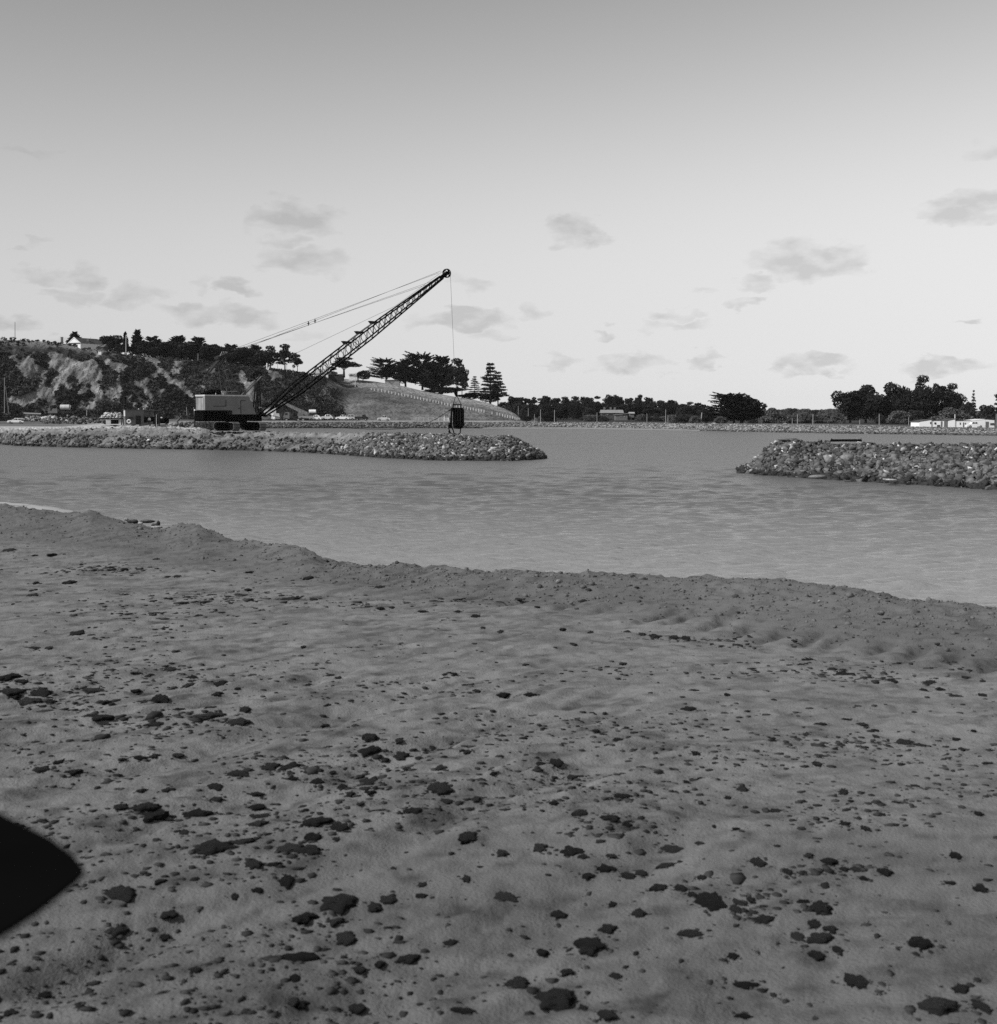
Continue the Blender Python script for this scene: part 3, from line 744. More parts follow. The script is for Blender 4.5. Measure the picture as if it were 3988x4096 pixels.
# second low pile rows between breakwater and cliff
# revetment of stones along the far shore
rv = empty('stone_revetment', at(2300, 1712, 452)); rv.location.z = 0
tag(rv, 'long low stone revetment lining the far shore of the basin', kind='structure')
rs = np.random.default_rng(44)
n = 13000
r = rs.uniform(pr(700), pr(4300), n); ds = np.interp(r, SHORE[:, 0], SHORE[:, 1])
s = rs.uniform(-.3, 6.6, n); y = ds + s; x = r * y; z = land_z(x, y)
size = rs.uniform(.3, .95, n) * np.where(s > 4.5, .55, 1) * np.interp(r, [pr(2000), pr(3988)], [1.0, .7])
tone = rs.uniform(.4, 1.5, n) * np.where(z < .25, .45, 1)
tone *= np.interp(r, [pr(700), pr(1900), pr(2200), pr(3988)], [.75, .75, 1.15, 1.2])
ox, oy, oz = rv.location
P = np.stack([x - ox, y - oy, z + .1 - oz], 1)
big = np.argsort(-(size / y))[:300]; rest = np.setdiff1d(np.arange(n), big)
tones = [.35, .6, .85, 1.1, 1.4]; ms = rock_meshes('', tones)
for i in big:
    ti = int(np.argmin(np.abs(np.array(tones) - tone[i])))
    o = bpy.data.objects.new('rock', ms[ti * 5 + int(rs.integers(5))]); o.location = P[i]
    sc = size[i] * .6; o.scale = (sc * 1.2, sc, sc * .8); o.rotation_euler = (0.3, 0.2, rs.uniform(0, 6.28)); link(o, rv)
small_T = [hull_rock(50 + i, 8) for i in range(6)]
scatter_mesh('rubble', small_T, P[rest], size[rest][:, None] * .6 * rs.uniform(.8, 1.2, (len(rest), 3)) * np.array([1.2, 1, .8]), rs.uniform(0, 6.28, len(rest)), M['rock'], rv, tone=tone[rest], tilt=.4)
# pale beach strip at the foot of the revetment
rr_ = np.linspace(pr(1930), pr(2800), 160); ds = np.interp(rr_, SHORE[:, 0], SHORE[:, 1])
wv = 6 * np.sin(np.clip((rr_ - rr_[0]) / (rr_[-1] - rr_[0]), 0, 1) * math.pi) ** .5
Yb = np.array([ds - wv - 6, ds - wv * .5, ds + 1.5]); Xb = rr_ * Yb; Zb = np.array([np.full_like(ds, -.35), np.full_like(ds, .18), np.full_like(ds, .5)])
add_mesh('beach', np.stack([Xb, Yb, Zb], 2).reshape(-1, 3), grid_faces(*Yb.shape), mat('pale_beach_sand', .2, .27, .3, .95, spec=.1), smooth=True, kind='structure')

# ------------------------------------------------------------------ cliff and grassy hill
HTOP = [(-1200,1345),(-300,1350),(0,1358),(150,1364),(250,1372),(330,1388),(420,1402),(520,1420),(620,1432),(760,1442),(900,1458),(1000,1472),(1100,1482),(1200,1494),(1300,1512),
        (1400,1517),(1500,1527),(1600,1543),(1700,1567),(1800,1585),(1900,1602),(1960,1616),(2020,1638),(2060,1658),(2090,1682),(2110,1692)]
HB = [(-1200,1672),(0,1674),(700,1680),(1300,1682),(1700,1684),(2110,1692)]
hp = np.linspace(-1200, 2105, 560); nv = 90
top_y = np.interp(hp, *zip(*HTOP)); base_y = np.interp(hp, *zip(*HB))
grassy = sstep(1280, 1400, hp)
Db = np.interp(hp, [-1200, 700, 1300, 2105], [520, 530, 526, 506])
Dt = Db + 38 * (1 - grassy) + 85 * grassy * np.interp(hp, [1400, 2105], [1, .35])
Vv = np.linspace(0, 1, nv)
Xh = np.zeros((nv + 6, len(hp))); Yh = Xh.copy(); Zh = Xh.copy()
for j, p in enumerate(hp):
    a = at(p, base_y[j], Db[j]); tt = at(p, top_y[j], Dt[j])
    r0 = a.x / a.y
    zc = Vv ** (1.0)
    dprof = (1 - grassy[j]) * (0.12 * Vv + 0.88 * Vv ** 1.7) + grassy[j] * Vv
    zprof = (1 - grassy[j]) * (Vv ** .8) + grassy[j] * (1 - (1 - Vv) ** 1.45)
    Yh[:nv, j] = Db[j] + (Dt[j] - Db[j]) * dprof
    Zh[:nv, j] = (a.z - .4) + (tt.z - a.z + .4) * zprof
    for q in range(6):
        Yh[nv + q, j] = Dt[j] + [6, 16, 35, 70, 130, 240][q]; Zh[nv + q, j] = tt.z + [.25, .3, .2, -.5, -3, -12][q]
    Xh[:, j] = r0 * Yh[:, j]
body = np.concatenate([np.sin(np.pi * np.clip(Vv, 0, 1)) ** .6, np.zeros(6)])[:, None]
A = (1 - grassy)[None, :]
gul = fbm(Xh * .075, Zh * .03, 4, 6) - .5
gul2 = fbm(Xh * .3, Zh * .16, 4, 60) - .5
Yh = Yh - body * (A * (11 * gul + 6.5 * gul2 - 2.0) + (1 - A) * 2.0 * (fbm(Xh * .04, Zh * .1, 3, 2) - .5))
Zh = Zh + body * A * 2.5 * (fbm(Xh * .2, Yh * .2, 3, 16) - .5)
PXs = Xh / Yh * F * 1.0022 + 1994; PYs = 1655 - (Zh - CAMZ) / Yh * F * 1.0
def blob(cx, cy, rx, ry, ang=0.0):
    c, s = math.cos(R(ang)), math.sin(R(ang))
    dx = PXs - cx; dy = PYs - cy
    u_ = (dx * c + dy * s) / rx; v_ = (-dx * s + dy * c) / ry
    return np.clip(1.25 - (u_ * u_ + v_ * v_), 0, 1)
# bare rock faces and scars on the cliff (places on the cliff, found in the photograph)
rock = np.zeros_like(Xh)
for args in [(250,1465,85,45,30),(130,1480,80,45,30),(200,1540,60,60,50),(330,1490,60,70,60),(300,1540,60,70,70),(380,1540,25,80,-20),(465,1465,55,26,20),(80,1440,60,40,20),(60,1600,60,18,10),(150,1590,70,30,-10),(490,1590,65,50,40),
             (400,1500,20,60,-25),(610,1440,50,16,20),(590,1570,12,50,-30),(660,1500,14,60,-40),(740,1560,16,60,-45),(970,1510,22,40,-10),(1000,1560,25,50,-20),(350,1620,40,20,0),
             (180,1640,20,30,0),(1100,1500,50,14,20),(1150,1560,10,60,-50),(1230,1590,20,30,-30),(1130,1620,14,30,-40),(850,1480,24,16,0),(1310,1590,60,30,60),(1330,1545,30,30,30),(920,1600,60,12,0),(560,1540,40,8,30),(830,1560,10,40,-60)]:
    rock = np.maximum(rock, blob(*args))
nzr = fbm(Xh * .22, Zh * .22, 4, 90)
nzv = fbm(Xh * .5, Zh * .12, 3, 91)
rock = np.clip(rock * 1.1 + (nzr - .5) * 1.9 + (nzv - .5) * .9, 0, 1)
rock = sstep(.26, .62, rock - .55 * sstep(.5, .68, fbm(Xh * .35, Zh * .13, 3, 92))) * A
topg = sstep(.86, .97, np.concatenate([Vv, np.ones(6)]))[:, None] * A
fine = fbm(Xh * .8, Zh * .35, 3, 93)
tone_h = A * (0.17 + 0.66 * rock * np.clip(-.35 + 2.5 * fine, .12, 2) + .6 * topg * (1 - rock) * (.5 + fine) * np.where(PXs < 430, 1, .4))
# grassy hill: pale dry top, darker cut face below the line of white posts
post_y = np.interp(PXs, [1300, 1480, 1700, 1900, 2090], [1545, 1553, 1598, 1640, 1682])
upper = sstep(6, -6, PYs - post_y)
gr = fbm(Xh * .1, Yh * .1 + Zh * .15, 4, 33)
lower_t = .36 + .6 * (gr - .3) + .2 * fbm(Xh * .5, Zh * .5, 3, 35)
up_t = .52 + .45 * gr
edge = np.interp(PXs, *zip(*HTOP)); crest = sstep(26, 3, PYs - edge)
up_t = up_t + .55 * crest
dark_band = sstep(50, 6, np.abs(PYs - post_y - 16)) * sstep(1720, 1400, PXs)  # darker band on the cut face just under the posts
lower_t = lower_t * (1 - .45 * dark_band)
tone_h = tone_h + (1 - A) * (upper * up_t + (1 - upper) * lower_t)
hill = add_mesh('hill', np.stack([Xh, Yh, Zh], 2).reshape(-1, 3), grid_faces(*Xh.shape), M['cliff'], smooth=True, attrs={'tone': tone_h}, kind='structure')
tag(hill, 'scrubby cliff on the left running down into a pale grassy headland')
hill_pts = (Xh, Yh, Zh, rock, A)

# ------------------------------------------------------------------ foliage
def leaves(C, A_, la, lb, rs):
    """rhombic leaf clumps: centres C, long directions A_, half sizes"""
    n = len(C)
    A_ = A_ / np.linalg.norm(A_, axis=1)[:, None]
    B = np.cross(A_, rs.normal(size=(n, 3))); B /= np.linalg.norm(B, axis=1)[:, None]
    la = np.broadcast_to(la, n)[:, None]; lb = np.broadcast_to(lb, n)[:, None]
    V = np.stack([C - A_ * la, C + B * lb, C + A_ * la, C - B * lb], 1).reshape(-1, 3)
    return V, np.arange(4 * n).reshape(-1, 4)
def crown_lobes(lobes, n, size, rs, shell=.55):
    C = []; w = np.array([a[3] * a[4] * a[5] for a in lobes]) ** .67; w /= w.sum()
    for lb_, k in zip(lobes, (w * n).astype(int) + 1):
        d = rs.normal(size=(k, 3)); d /= np.linalg.norm(d, axis=1)[:, None]
        r_ = (shell + (1 - shell) * rs.random(k)) ** .8
        r_ = r_ * (1 + .22 * (fbm(d[:, 0] * 2.5 + lb_[0], d[:, 1] * 2.5 + d[:, 2] * 2 + lb_[2], 2) - .5) * 2)
        C.append(np.array(lb_[:3]) + d * np.array(lb_[3:6]) * r_[:, None])
    C = np.concatenate(C)
    return leaves(C, rs.normal(size=C.shape) + np.array([0, 0, .2]), size * rs.uniform(.6, 1.3, len(C)), size * .6, rs)
def crown_sprays(H, n, prof, tilt, rs, leaf, per=46, h0=.12, spread=.12, flat=.25, wind=0.0, start=.25):
    C = []; Ad = []; 
    for i in range(n):
        h = h0 + (1 - h0) * rs.random() ** .85
        L_ = prof(h) * H * rs.uniform(.72, 1.12)
        a = rs.random() * 2 * math.pi
        tl = tilt + rs.normal() * .12 + .5 * max(0, h - .75)
        d = np.array([math.cos(a) * math.cos(tl) + wind, math.sin(a) * math.cos(tl), math.sin(tl)]); d /= np.linalg.norm(d)
        if wind and d[0] < 0: L_ *= (1 + abs(d[0]) * abs(wind) * 1.5) if wind < 0 else 1
        t_ = start + (1 - start) * rs.random(per) ** .7
        wd = spread * L_ * (1.15 - t_)
        off = rs.normal(size=(per, 3)) * wd[:, None] * np.array([1, 1, flat])
        C.append(np.array([0, 0, h * H * .93]) + d * (t_ * L_)[:, None] + off)
        Ad.append(np.tile(d, (per, 1)) + rs.normal(size=(per, 3)) * .35)
    C = np.concatenate(C); Ad = np.concatenate(Ad)
    return leaves(C, Ad, leaf * rs.uniform(.6, 1.5, len(C)), leaf * .42, rs)
def trunk_mb(H, r, top=.85, limbs=(), bend=0.0):
    m = MB(); pts = [Vector((bend * (k / 4) ** 2, 0, H * top * k / 4 - (.4 if k == 0 else 0))) for k in range(5)]
    for k in range(4): m.tube(pts[k], pts[k + 1], r * (1 - k * .2), 7, r * (1 - (k + 1) * .2))
    for (h, dx, dy, dz) in limbs:
        m.tube((bend * (h / top) ** 2 if top else 0, 0, H * h), (dx, dy, H * h + dz), r * .42, 5, r * .15)
    return m
TREES = {}
def reg_tree(key, Vf, trunk, matname, width, H):
    cm_ = mesh_np('crown', Vf[0], Vf[1], M[matname]); tm_ = trunk.mesh('trunk', M['bark'])
    TREES[key] = (cm_, tm_, width, H)
def join(*vf):
    V = []; Fq = []; k = 0
    for v, f in vf: V.append(v); Fq.append(f + k); k += len(v)
    return np.concatenate(V), np.concatenate(Fq)
rt = np.random.default_rng(99)
H = 12.0
# macrocarpa cypress: dense, pointed sprays rising outward
for i in range(3):
    v = join(crown_sprays(H, 150, lambda h: .50 * (1 - max(0, h - .45) * 1.15), .30, rt, .42, 50, .08, .13, .3),
             crown_lobes([(rt.uniform(-1.5, 1.5), rt.uniform(-1.5, 1.5), 4.6 + k, 3.6 - k * .3, 3.4 - k * .3, 2.6) for k in range(3)], 1800, .5, rt))
    reg_tree('cypress%d' % i, v, trunk_mb(H, .45, .7), 'foliage', 12.5, 12.6)
# pointed cypress
v = join(crown_sprays(H, 130, lambda h: .40 * (1.02 - h * .8), .75, rt, .4, 46, .08, .12, .4), crown_lobes([(0, 0, 4, 2.8, 2.6, 3)], 900, .5, rt))
reg_tree('spiky', v, trunk_mb(H, .4, .8), 'foliage', 9.5, 13.5)
# windswept cypress
v = join(crown_sprays(H, 150, lambda h: .52 * (1 - max(0, h - .6) * .9), .22, rt, .42, 50, .1, .10, .22, wind=-.35), crown_lobes([(.5, 0, 5, 4, 3.5, 2.8), (2, 0, 7, 3, 2.6, 2.4)], 1800, .5, rt))
reg_tree('windswept', v, trunk_mb(H, .45, .7), 'foliage', 14, 12.6)
# dark dense rounded tree
for i in range(3):
    lob = [(rt.uniform(-3.2, 3.2), rt.uniform(-2.5, 2.5), rt.uniform(4, 9.8), rt.uniform(1.6, 2.7), rt.uniform(1.6, 2.5), rt.uniform(1.2, 2)) for k in range(13)]
    lob += [(0, 0, 5, 3.6, 3.2, 3.4), (0, 0, 8.6, 2.4, 2.2, 2.6)]
    reg_tree('dense%d' % i, crown_lobes(lob, 5200, .36, rt, .7), trunk_mb(H, .4, .7), 'foliage', 11, 11.8)
# umbrella / stone pine: layered pads over a bare forked trunk
for i in range(2):
    lob = []
    for k in range(15):
        a = rt.uniform(0, 6.28); q = rt.random() ** .5 * 4.6
        lob.append((math.cos(a) * q, math.sin(a) * q, 10.6 - q * q * .15 - rt.random() * 3.4, rt.uniform(1.3, 2.1), rt.uniform(1.3, 2.0), rt.uniform(.8, 1.2)))
    lob.append((0, 0, 11, 2.8, 2.6, .9))
    if i:
        for k in range(14): lob.append((rt.uniform(-4.4, 4.4), rt.uniform(-3, 3), rt.uniform(3.5, 8.5), rt.uniform(1.1, 2), 1.4, .5))
    limbs = [(.35, 2.6, 1, 4), (.35, -2.6, .6, 4.2), (.45, 1.4, -1.4, 4), (.45, -1.6, -1, 4), (.4, .5, 1.8, 4.5)]
    reg_tree('umbrella%d' % i, crown_lobes(lob, 3600, .34, rt, .6), trunk_mb(H, .38, .8, limbs), 'foliage', 11.2, 12.0)
# tiered pine
def tiers(n, hh0, Lf, seed):
    rs_ = np.random.default_rng(seed); lob = []; limbs = []
    for k in range(n):
        h = hh0 + (1 - hh0) * k / (n - 1)
        L_ = Lf(h)
        for j in range(5):
            a = j * 1.257 + k * .8 + rs_.uniform(-.4, .4); q = L_ * rs_.uniform(.45, 1)
            zc_ = h * 11.6 + rs_.uniform(-.25, .25)
            lob.append((math.cos(a) * q, math.sin(a) * q, zc_ + .12 * q, .36 * L_ + .4, .36 * L_ + .4, .34))
            limbs.append((max(h - .03, .1), math.cos(a) * q, math.sin(a) * q, .2))
    return lob, limbs
lob, limbs = tiers(9, .26, lambda h: 3.6 * (1.08 - h) + .5, 4)
reg_tree('tiered', crown_lobes(lob, 3400, .26, rt, .3), trunk_mb(H, .26, .98, limbs), 'foliage', 8.0, 12.0)
lob, limbs = tiers(10, .10, lambda h: 3.2 * (1.05 - h) + .3, 5)
reg_tree('conical', crown_lobes(lob, 3000, .24, rt, .3), trunk_mb(H, .2, .98, limbs), 'foliage_mid', 7.0, 12.0)
# mid-grey lumpy broadleaf and paler salt-scrub domes
for key, mn, nl in (('broad0', 'foliage_mid', 14), ('broad1', 'foliage_mid', 18), ('pale0', 'foliage_light', 26), ('pale1', 'foliage_light', 20)):
    lob = []
    for k in range(nl):
        a = rt.uniform(0, 6.28); e = rt.uniform(.1, 1.5); q = rt.uniform(.75, 1)
        lob.append((math.cos(a) * math.cos(e) * 4.2 * q, math.sin(a) * math.cos(e) * 4.2 * q, .8 + math.sin(e) * 6.6 * q, rt.uniform(1.0, 1.8), rt.uniform(1, 1.7), rt.uniform(.8, 1.3)))
    lob.append((0, 0, 3.5, 3.5, 3.3, 3.2))
    reg_tree(key, crown_lobes(lob, 4600, .3, rt, .75), trunk_mb(9, .25, .5), mn, 11.0, 9.0)
# far pine with knotted crown
for i in range(3):
    lob = [(rt.uniform(-2.6, 2.6), rt.uniform(-2.2, 2.2), rt.uniform(5, 11), rt.uniform(1.1, 1.9), rt.uniform(1.1, 1.8), rt.uniform(.7, 1.2)) for k in range(12)] + [(0, 0, 4, 2.8, 2.6, 3.5)]
    reg_tree('pine%d' % i, crown_lobes(lob, 2400, .42, rt, .5), trunk_mb(H, .25, .8), 'foliage', 8.0, 12.2)
# small shrub
lob = [(rt.uniform(-1, 1), rt.uniform(-1, 1), rt.uniform(.4, 1.3), .6, .6, .5) for k in range(8)]
reg_tree('shrub', crown_lobes(lob, 700, .13, rt, .5), trunk_mb(1, .06, .8), 'foliage_mid', 3.0, 1.8)

_ONES = 'first second third fourth fifth sixth seventh eighth ninth tenth eleventh twelfth thirteenth fourteenth fifteenth sixteenth seventeenth eighteenth nineteenth'.split()
_TENS = ['', '', 'twent', 'thirt', 'fort', 'fift']
def nth(n):
    if n < 20: return _ONES[n - 1]
    return _TENS[n // 10] + ('ieth' if n % 10 == 0 else 'y-' + _ONES[n % 10 - 1])
def tree(key, px, ytop, w, ybase, D, name, label, cat='tree', group=None, rz=None, crown_mat=None):
    cm_, tm_, W0, H0 = TREES[key]
    a = at(px, ybase, D); t_ = at(px, ytop, D)
    e = empty(name, a, 0)
    e.rotation_euler = (0, 0, random.uniform(-.5, .5) if rz is None else rz)
    sxy = w * D / F / W0; e.scale = (sxy, sxy, (t_.z - a.z) / H0)
    c = bpy.data.objects.new('crown', cm_); link(c, e)
    tr = bpy.data.objects.new('trunk', tm_); link(tr, e)
    return tag(e, label, cat, group)
G1 = 'dark trees along the clifftop'
T = tree
T('spiky', 300, 1318, 105, 1392, 575, 'cypress_tree', 'spiky dark cypress rising just behind the white gabled cottage', group=G1, rz=0)
T('dense0', 440, 1337, 125, 1425, 585, 'round_tree', 'dark rounded tree on the clifftop right of the cottage roofs', group=G1)
T('spiky', 503, 1315, 48, 1420, 580, 'cypress_tree', 'slim spiky cypress behind the pale clifftop pole', group=G1, rz=1)
T('dense2', 478, 1374, 60, 1420, 582, 'round_tree', 'low dark bush between the rounded clifftop tree and the pale pole', group=G1)
T('dense1', 532, 1380, 60, 1424, 582, 'round_tree', 'low dark bush between the pale pole and the tallest spiky cypress', group=G1)
T('spiky', 552, 1304, 100, 1430, 588, 'cypress_tree', 'tallest spiky clifftop cypress with a forked pointed top', group=G1, rz=2)
T('cypress0', 612, 1340, 110, 1438, 584, 'cypress_tree', 'broad dark cypress directly right of the tallest spiky one', group=G1)
T('cypress1', 712, 1336, 120, 1446, 590, 'cypress_tree', 'dome-topped dark cypress above the rear end of the dragline cab', group=G1)
T('dense1', 660, 1362, 100, 1446, 594, 'round_tree', 'lower dark tree filling the gap between two clifftop cypresses', group=G1)
T('cypress2', 792, 1342, 120, 1452, 590, 'cypress_tree', 'spreading dark cypress left of the gantry top', group=G1)
T('dense2', 858, 1372, 105, 1462, 590, 'round_tree', 'dark bushy tree behind the gantry top', group=G1)
T('cypress0', 925, 1372, 120, 1470, 592, 'cypress_tree', 'broad dark cypress just right of the gantry top', group=G1, rz=2.5)
T('dense0', 985, 1384, 100, 1478, 588, 'round_tree', 'dense dark tree in the clifftop row above the fairlead mast', group=G1, rz=2)
T('cypress1', 1025, 1373, 95, 1484, 594, 'cypress_tree', 'dark cypress where the pendant ropes cross the clifftop trees', group=G1, rz=3)
T('umbrella1', 1082, 1382, 84, 1486, 588, 'pine_tree', 'open flat-topped pine with sky showing between its pads, left of a taller twin', group=G1, rz=0)
T('umbrella1', 1140, 1375, 94, 1492, 585, 'pine_tree', 'tallest flat-topped pine of the open clifftop group', group=G1, rz=2)
T('umbrella0', 1190, 1417, 54, 1498, 582, 'pine_tree', 'small flat-topped pine ending the clifftop row, left of the boom', group=G1)
T('umbrella0', 1376, 1428, 150, 1508, 590, 'pine_tree', 'umbrella-shaped dark tree with bare forked trunk, right of the boom', group=G1)
T('pale1', 1325, 1478, 70, 1512, 584, 'palm_clump', 'low feathery clump left of the umbrella-shaped tree')
T('broad0', 1452, 1472, 80, 1519, 592, 'round_bush', 'grey-green round bushy tree between the umbrella tree and the big cypress grove')
for i, (px, yt) in enumerate([(596, 1372), (640, 1378), (684, 1378), (735, 1376), (775, 1384), (828, 1384), (880, 1396), (945, 1398), (1000, 1402), (1050, 1408)]):
    T('dense%d' % (i % 3), px, yt - 12, 125, 1446 + (px - 596) * .1, 582, 'thicket_tree', 'low dark tree under the clifftop cypresses, %s from the left' % nth(i + 1), group='low trees under the clifftop cypresses', rz=i)
G2 = 'cypress grove on the grassy headland'
T('windswept', 1545, 1435, 120, 1528, 600, 'cypress_tree', 'wind-blown cypress reaching a long bare arm out to the left', group=G2, rz=0)
T('cypress1', 1622, 1428, 125, 1545, 598, 'cypress_tree', 'dark cypress with pointed sprays on the left flank of the grove', group=G2)
T('windswept', 1690, 1414, 150, 1556, 602, 'cypress_tree', 'broadest flat-topped cypress in the middle of the grove', group=G2, rz=.2)
T('cypress2', 1768, 1414, 140, 1572, 600, 'cypress_tree', 'big domed cypress right of the middle of the grove', group=G2)
T('cypress0', 1730, 1450, 130, 1572, 590, 'cypress_tree', 'lower cypress at the front of the grove, its skirt on the grass', group=G2, rz=1)
T('umbrella1', 1828, 1432, 100, 1588, 588, 'pine_tree', 'tall dark tree with bare trunk behind the hoist rope', group=G2, rz=1)
T('umbrella1', 1848, 1468, 56, 1590, 584, 'pine_tree', 'thin-trunked tree at the right edge of the grove', group=G2, rz=3)
T('conical', 1899, 1506, 66, 1592, 600, 'pine_tree', 'small cone-shaped pine between the grove and the tall tiered pine')
T('tiered', 1962, 1455, 108, 1612, 592, 'pine_tree', 'tall tiered pine standing apart on the headland, right of the grove')
T('tiered', 1992, 1490, 84, 1618, 600, 'pine_tree', 'second tiered pine half hidden behind the taller one', rz=2)
T('dense1', 1880, 1568, 110, 1604, 596, 'hedge_tree', 'low dark thicket under the small cone-shaped pine')
T('dense2', 1760, 1545, 220, 1580, 588, 'hedge_tree', 'long dark thicket along the foot of the cypress grove')
T('dense0', 1960, 1570, 120, 1616, 600, 'hedge_tree', 'dark undergrowth thicket behind the tall tiered pine')
# wood beyond the headland: individual trees seen by their crowns
GW = 'trees of the wood across the bay'
tops = [(2040,1592),(2062,1580),(2090,1585),(2120,1584),(2148,1582),(2175,1588),(2195,1582),(2220,1590),(2242,1577),(2268,1592),(2300,1585),(2330,1583),(2345,1590),(2368,1579),(2395,1598),(2420,1592),
        (2440,1576),(2462,1582),(2480,1582),(2505,1585),(2535,1583),(2560,1579),(2585,1588),(2602,1582),(2632,1600),(2660,1597),(2688,1602),(2712,1612),(2735,1612),(2760,1605),(2790,1604),(2815,1616),(2840,1624),(2010,1606)]
for i, (a, b_) in enumerate(tops):
    T(random.choice(['pine0', 'pine1', 'pine2', 'dense0', 'umbrella1', 'cypress1']), a, b_ + random.uniform(-3, 5), random.uniform(40, 74), 1672, 720 + random.uniform(-25, 25), 'pine_tree', 'dark tree crown on the skyline of the wood across the bay, %s from the left' % nth(1 if i == 32 else i + 2), group=GW, rz=random.uniform(0, 6))
for i in range(46):
    a = 2015 + i * 18.2 + random.uniform(-8, 8)
    T(random.choice(['dense0', 'dense1', 'dense2', 'broad0', 'broad1']), a, random.uniform(1600, 1618) + max(0, (a - 2600) * .08), random.uniform(58, 84), 1684, 640 + random.uniform(-20, 30), 'dark_tree', 'dark bushy tree in the middle rank of the bay wood, %s from the left' % nth(i + 1), group=GW + ', middle rank', rz=random.uniform(0, 6))
fr = 0
for i in range(30):
    a = 2160 + i * 23.5 + random.uniform(-8, 8)
    if 2225 < a < 2350 or 2440 < a < 2560: continue
    fr += 1
    T(random.choice(['broad0', 'broad1', 'pale1']), a, random.uniform(1646, 1660), random.uniform(46, 66), 1696, 540 + random.uniform(-15, 15), 'bushy_tree', 'low bushy tree at the front edge of the bay wood, %s from the left' % nth(fr), group=GW + ', front rank', rz=random.uniform(0, 6))
T('umbrella0', 2525, 1612, 80, 1680, 600, 'spreading_tree', 'spreading umbrella-topped tree right of the pale-roofed house in the wood')
T('umbrella0', 2600, 1622, 90, 1684, 590, 'spreading_tree', 'second spreading tree in the wood, farther right of the pale-roofed house')
T('broad1', 2355, 1618, 76, 1690, 570, 'round_tree', 'paler rounded tree just left of the pale-roofed house in the wood')
T('dense0', 2105, 1664, 60, 1690, 480, 'round_bush', 'dark round bush among the poles at the end of the headland')
T('dense1', 2195, 1640, 76, 1694, 500, 'round_bush', 'dark bush behind the tall pale pole at the end of the headland')
# right of centre
T('windswept', 2936, 1576, 190, 1700, 430, 'cypress_tree', 'large solitary dark cypress with ragged windward sprays at the water edge', rz=.1)
T('dense0', 3005, 1590, 150, 1700, 436, 'cypress_tree', 'dark round-topped tree merged behind the large solitary cypress', rz=1)
T('pale0', 3098, 1624, 128, 1702, 425, 'round_bush', 'big pale lumpy round bush right of the solitary cypress')
T('pale1', 2884, 1658, 74, 1699, 425, 'round_bush', 'small pale dome bush at the left foot of the solitary cypress')
T('dense2', 2825, 1642, 60, 1699, 430, 'round_bush', 'dark narrow bush behind a pale pole, left of the solitary cypress')
T('pale1', 2778, 1655, 64, 1699, 430, 'round_bush', 'pale bush beside the leaning pale pole')
T('broad1', 2722, 1662, 80, 1698, 440, 'round_bush', 'low grey bush at the right end of the front rank of the wood')
T('dense1', 2966, 1568, 215, 1702, 434, 'round_tree', 'dense rounded dark tree filling the body of the solitary cypress clump', rz=2)
T('broad0', 3010, 1672, 60, 1701, 420, 'round_bush', 'small dark shrub between the solitary cypress and the pale round bush')
for i in range(17):
    a = 3030 + i * 24  # paler foliage chosen so its colour carries the haze of distance
    T(random.choice(['pale1', 'broad1', 'pale0']), a, random.uniform(1624, 1634), random.uniform(60, 85), 1672, 1150 + random.uniform(-50, 50), 'far_tree', 'small hazy tree of the distant horizon wood, %s from the left' % nth(i + 1), group='distant horizon wood', rz=random.uniform(0, 6))
for i in range(11):
    T(['broad1', 'dense0', 'broad0'][i % 3], 3150 + i * 19, random.uniform(1676, 1686), random.uniform(34, 48), 1705, 428, 'hedge_bush', 'low dark bush behind the thin poles, %s from the pale round bush' % nth(i + 1), 'bush', group='low dark bushes along the gap', rz=i)
for i in range(17):
    a = 3060 + i * 22 + random.uniform(-5, 5)
    T(random.choice(['broad0', 'pale1']), a, random.uniform(1636, 1652), random.uniform(56, 80), 1702, 620, 'bushy_tree', 'grey bushy tree in the gap between the two big groves, %s from the left' % nth(i + 1), group='low trees in the gap', rz=random.uniform(0, 6))
G3 = 'tall dark grove by the white sheds'
T('dense0', 3400, 1556, 150, 1702, 440, 'round_tree', 'leftmost tree of the tall dark grove, with a ragged outer edge', group=G3)
T('dense1', 3462, 1532, 160, 1702, 450, 'round_tree', 'broad dark tree second in the tall grove', group=G3, rz=1)
T('dense2', 3572, 1522, 150, 1702, 446, 'round_tree', 'pointed-topped dark tree in the middle of the tall grove', group=G3)
T('dense0', 3510, 1572, 160, 1702, 438, 'round_tree', 'lower dark tree in front between two tall ones of the grove', group=G3, rz=2)
T('umbrella1', 3688, 1500, 105, 1702, 452, 'pine_tree', 'tallest tree of the grove, its top blown into a flat crest', group=G3, rz=3)
T('dense1', 3700, 1548, 150, 1702, 446, 'round_tree', 'dark tree beneath the tallest crest of the grove', group=G3)
T('pine0', 3762, 1532, 70, 1702, 450, 'pine_tree', 'narrow dark tree just right of the tallest crest', group=G3)
T('umbrella1', 3806, 1532, 90, 1702, 454, 'pine_tree', 'wind-combed tree near the right end of the tall grove', group=G3, rz=3)
T('dense2', 3800, 1556, 130, 1702, 448, 'round_tree', 'rounded dark tree closing the tall grove on the right', group=G3)
T('dense1', 3640, 1570, 160, 1702, 440, 'round_tree', 'low dark tree filling the middle of the tall grove', group=G3, rz=2)
T('conical', 3892, 1562, 34, 1690, 560, 'pine_tree', 'small pale symmetrical pine beyond the white sheds')
T('broad0', 3868, 1584, 96, 1700, 440, 'willow_tree', 'grey feathery tree right of the tall grove, above the white sheds')
T('pale0', 3812, 1622, 190, 1704, 425, 'round_bush', 'large pale dome of foliage directly behind the white sheds')
T('pale1', 3595, 1628, 130, 1704, 424, 'round_bush', 'pale lumpy bush in front of the tall grove, left of the sheds')
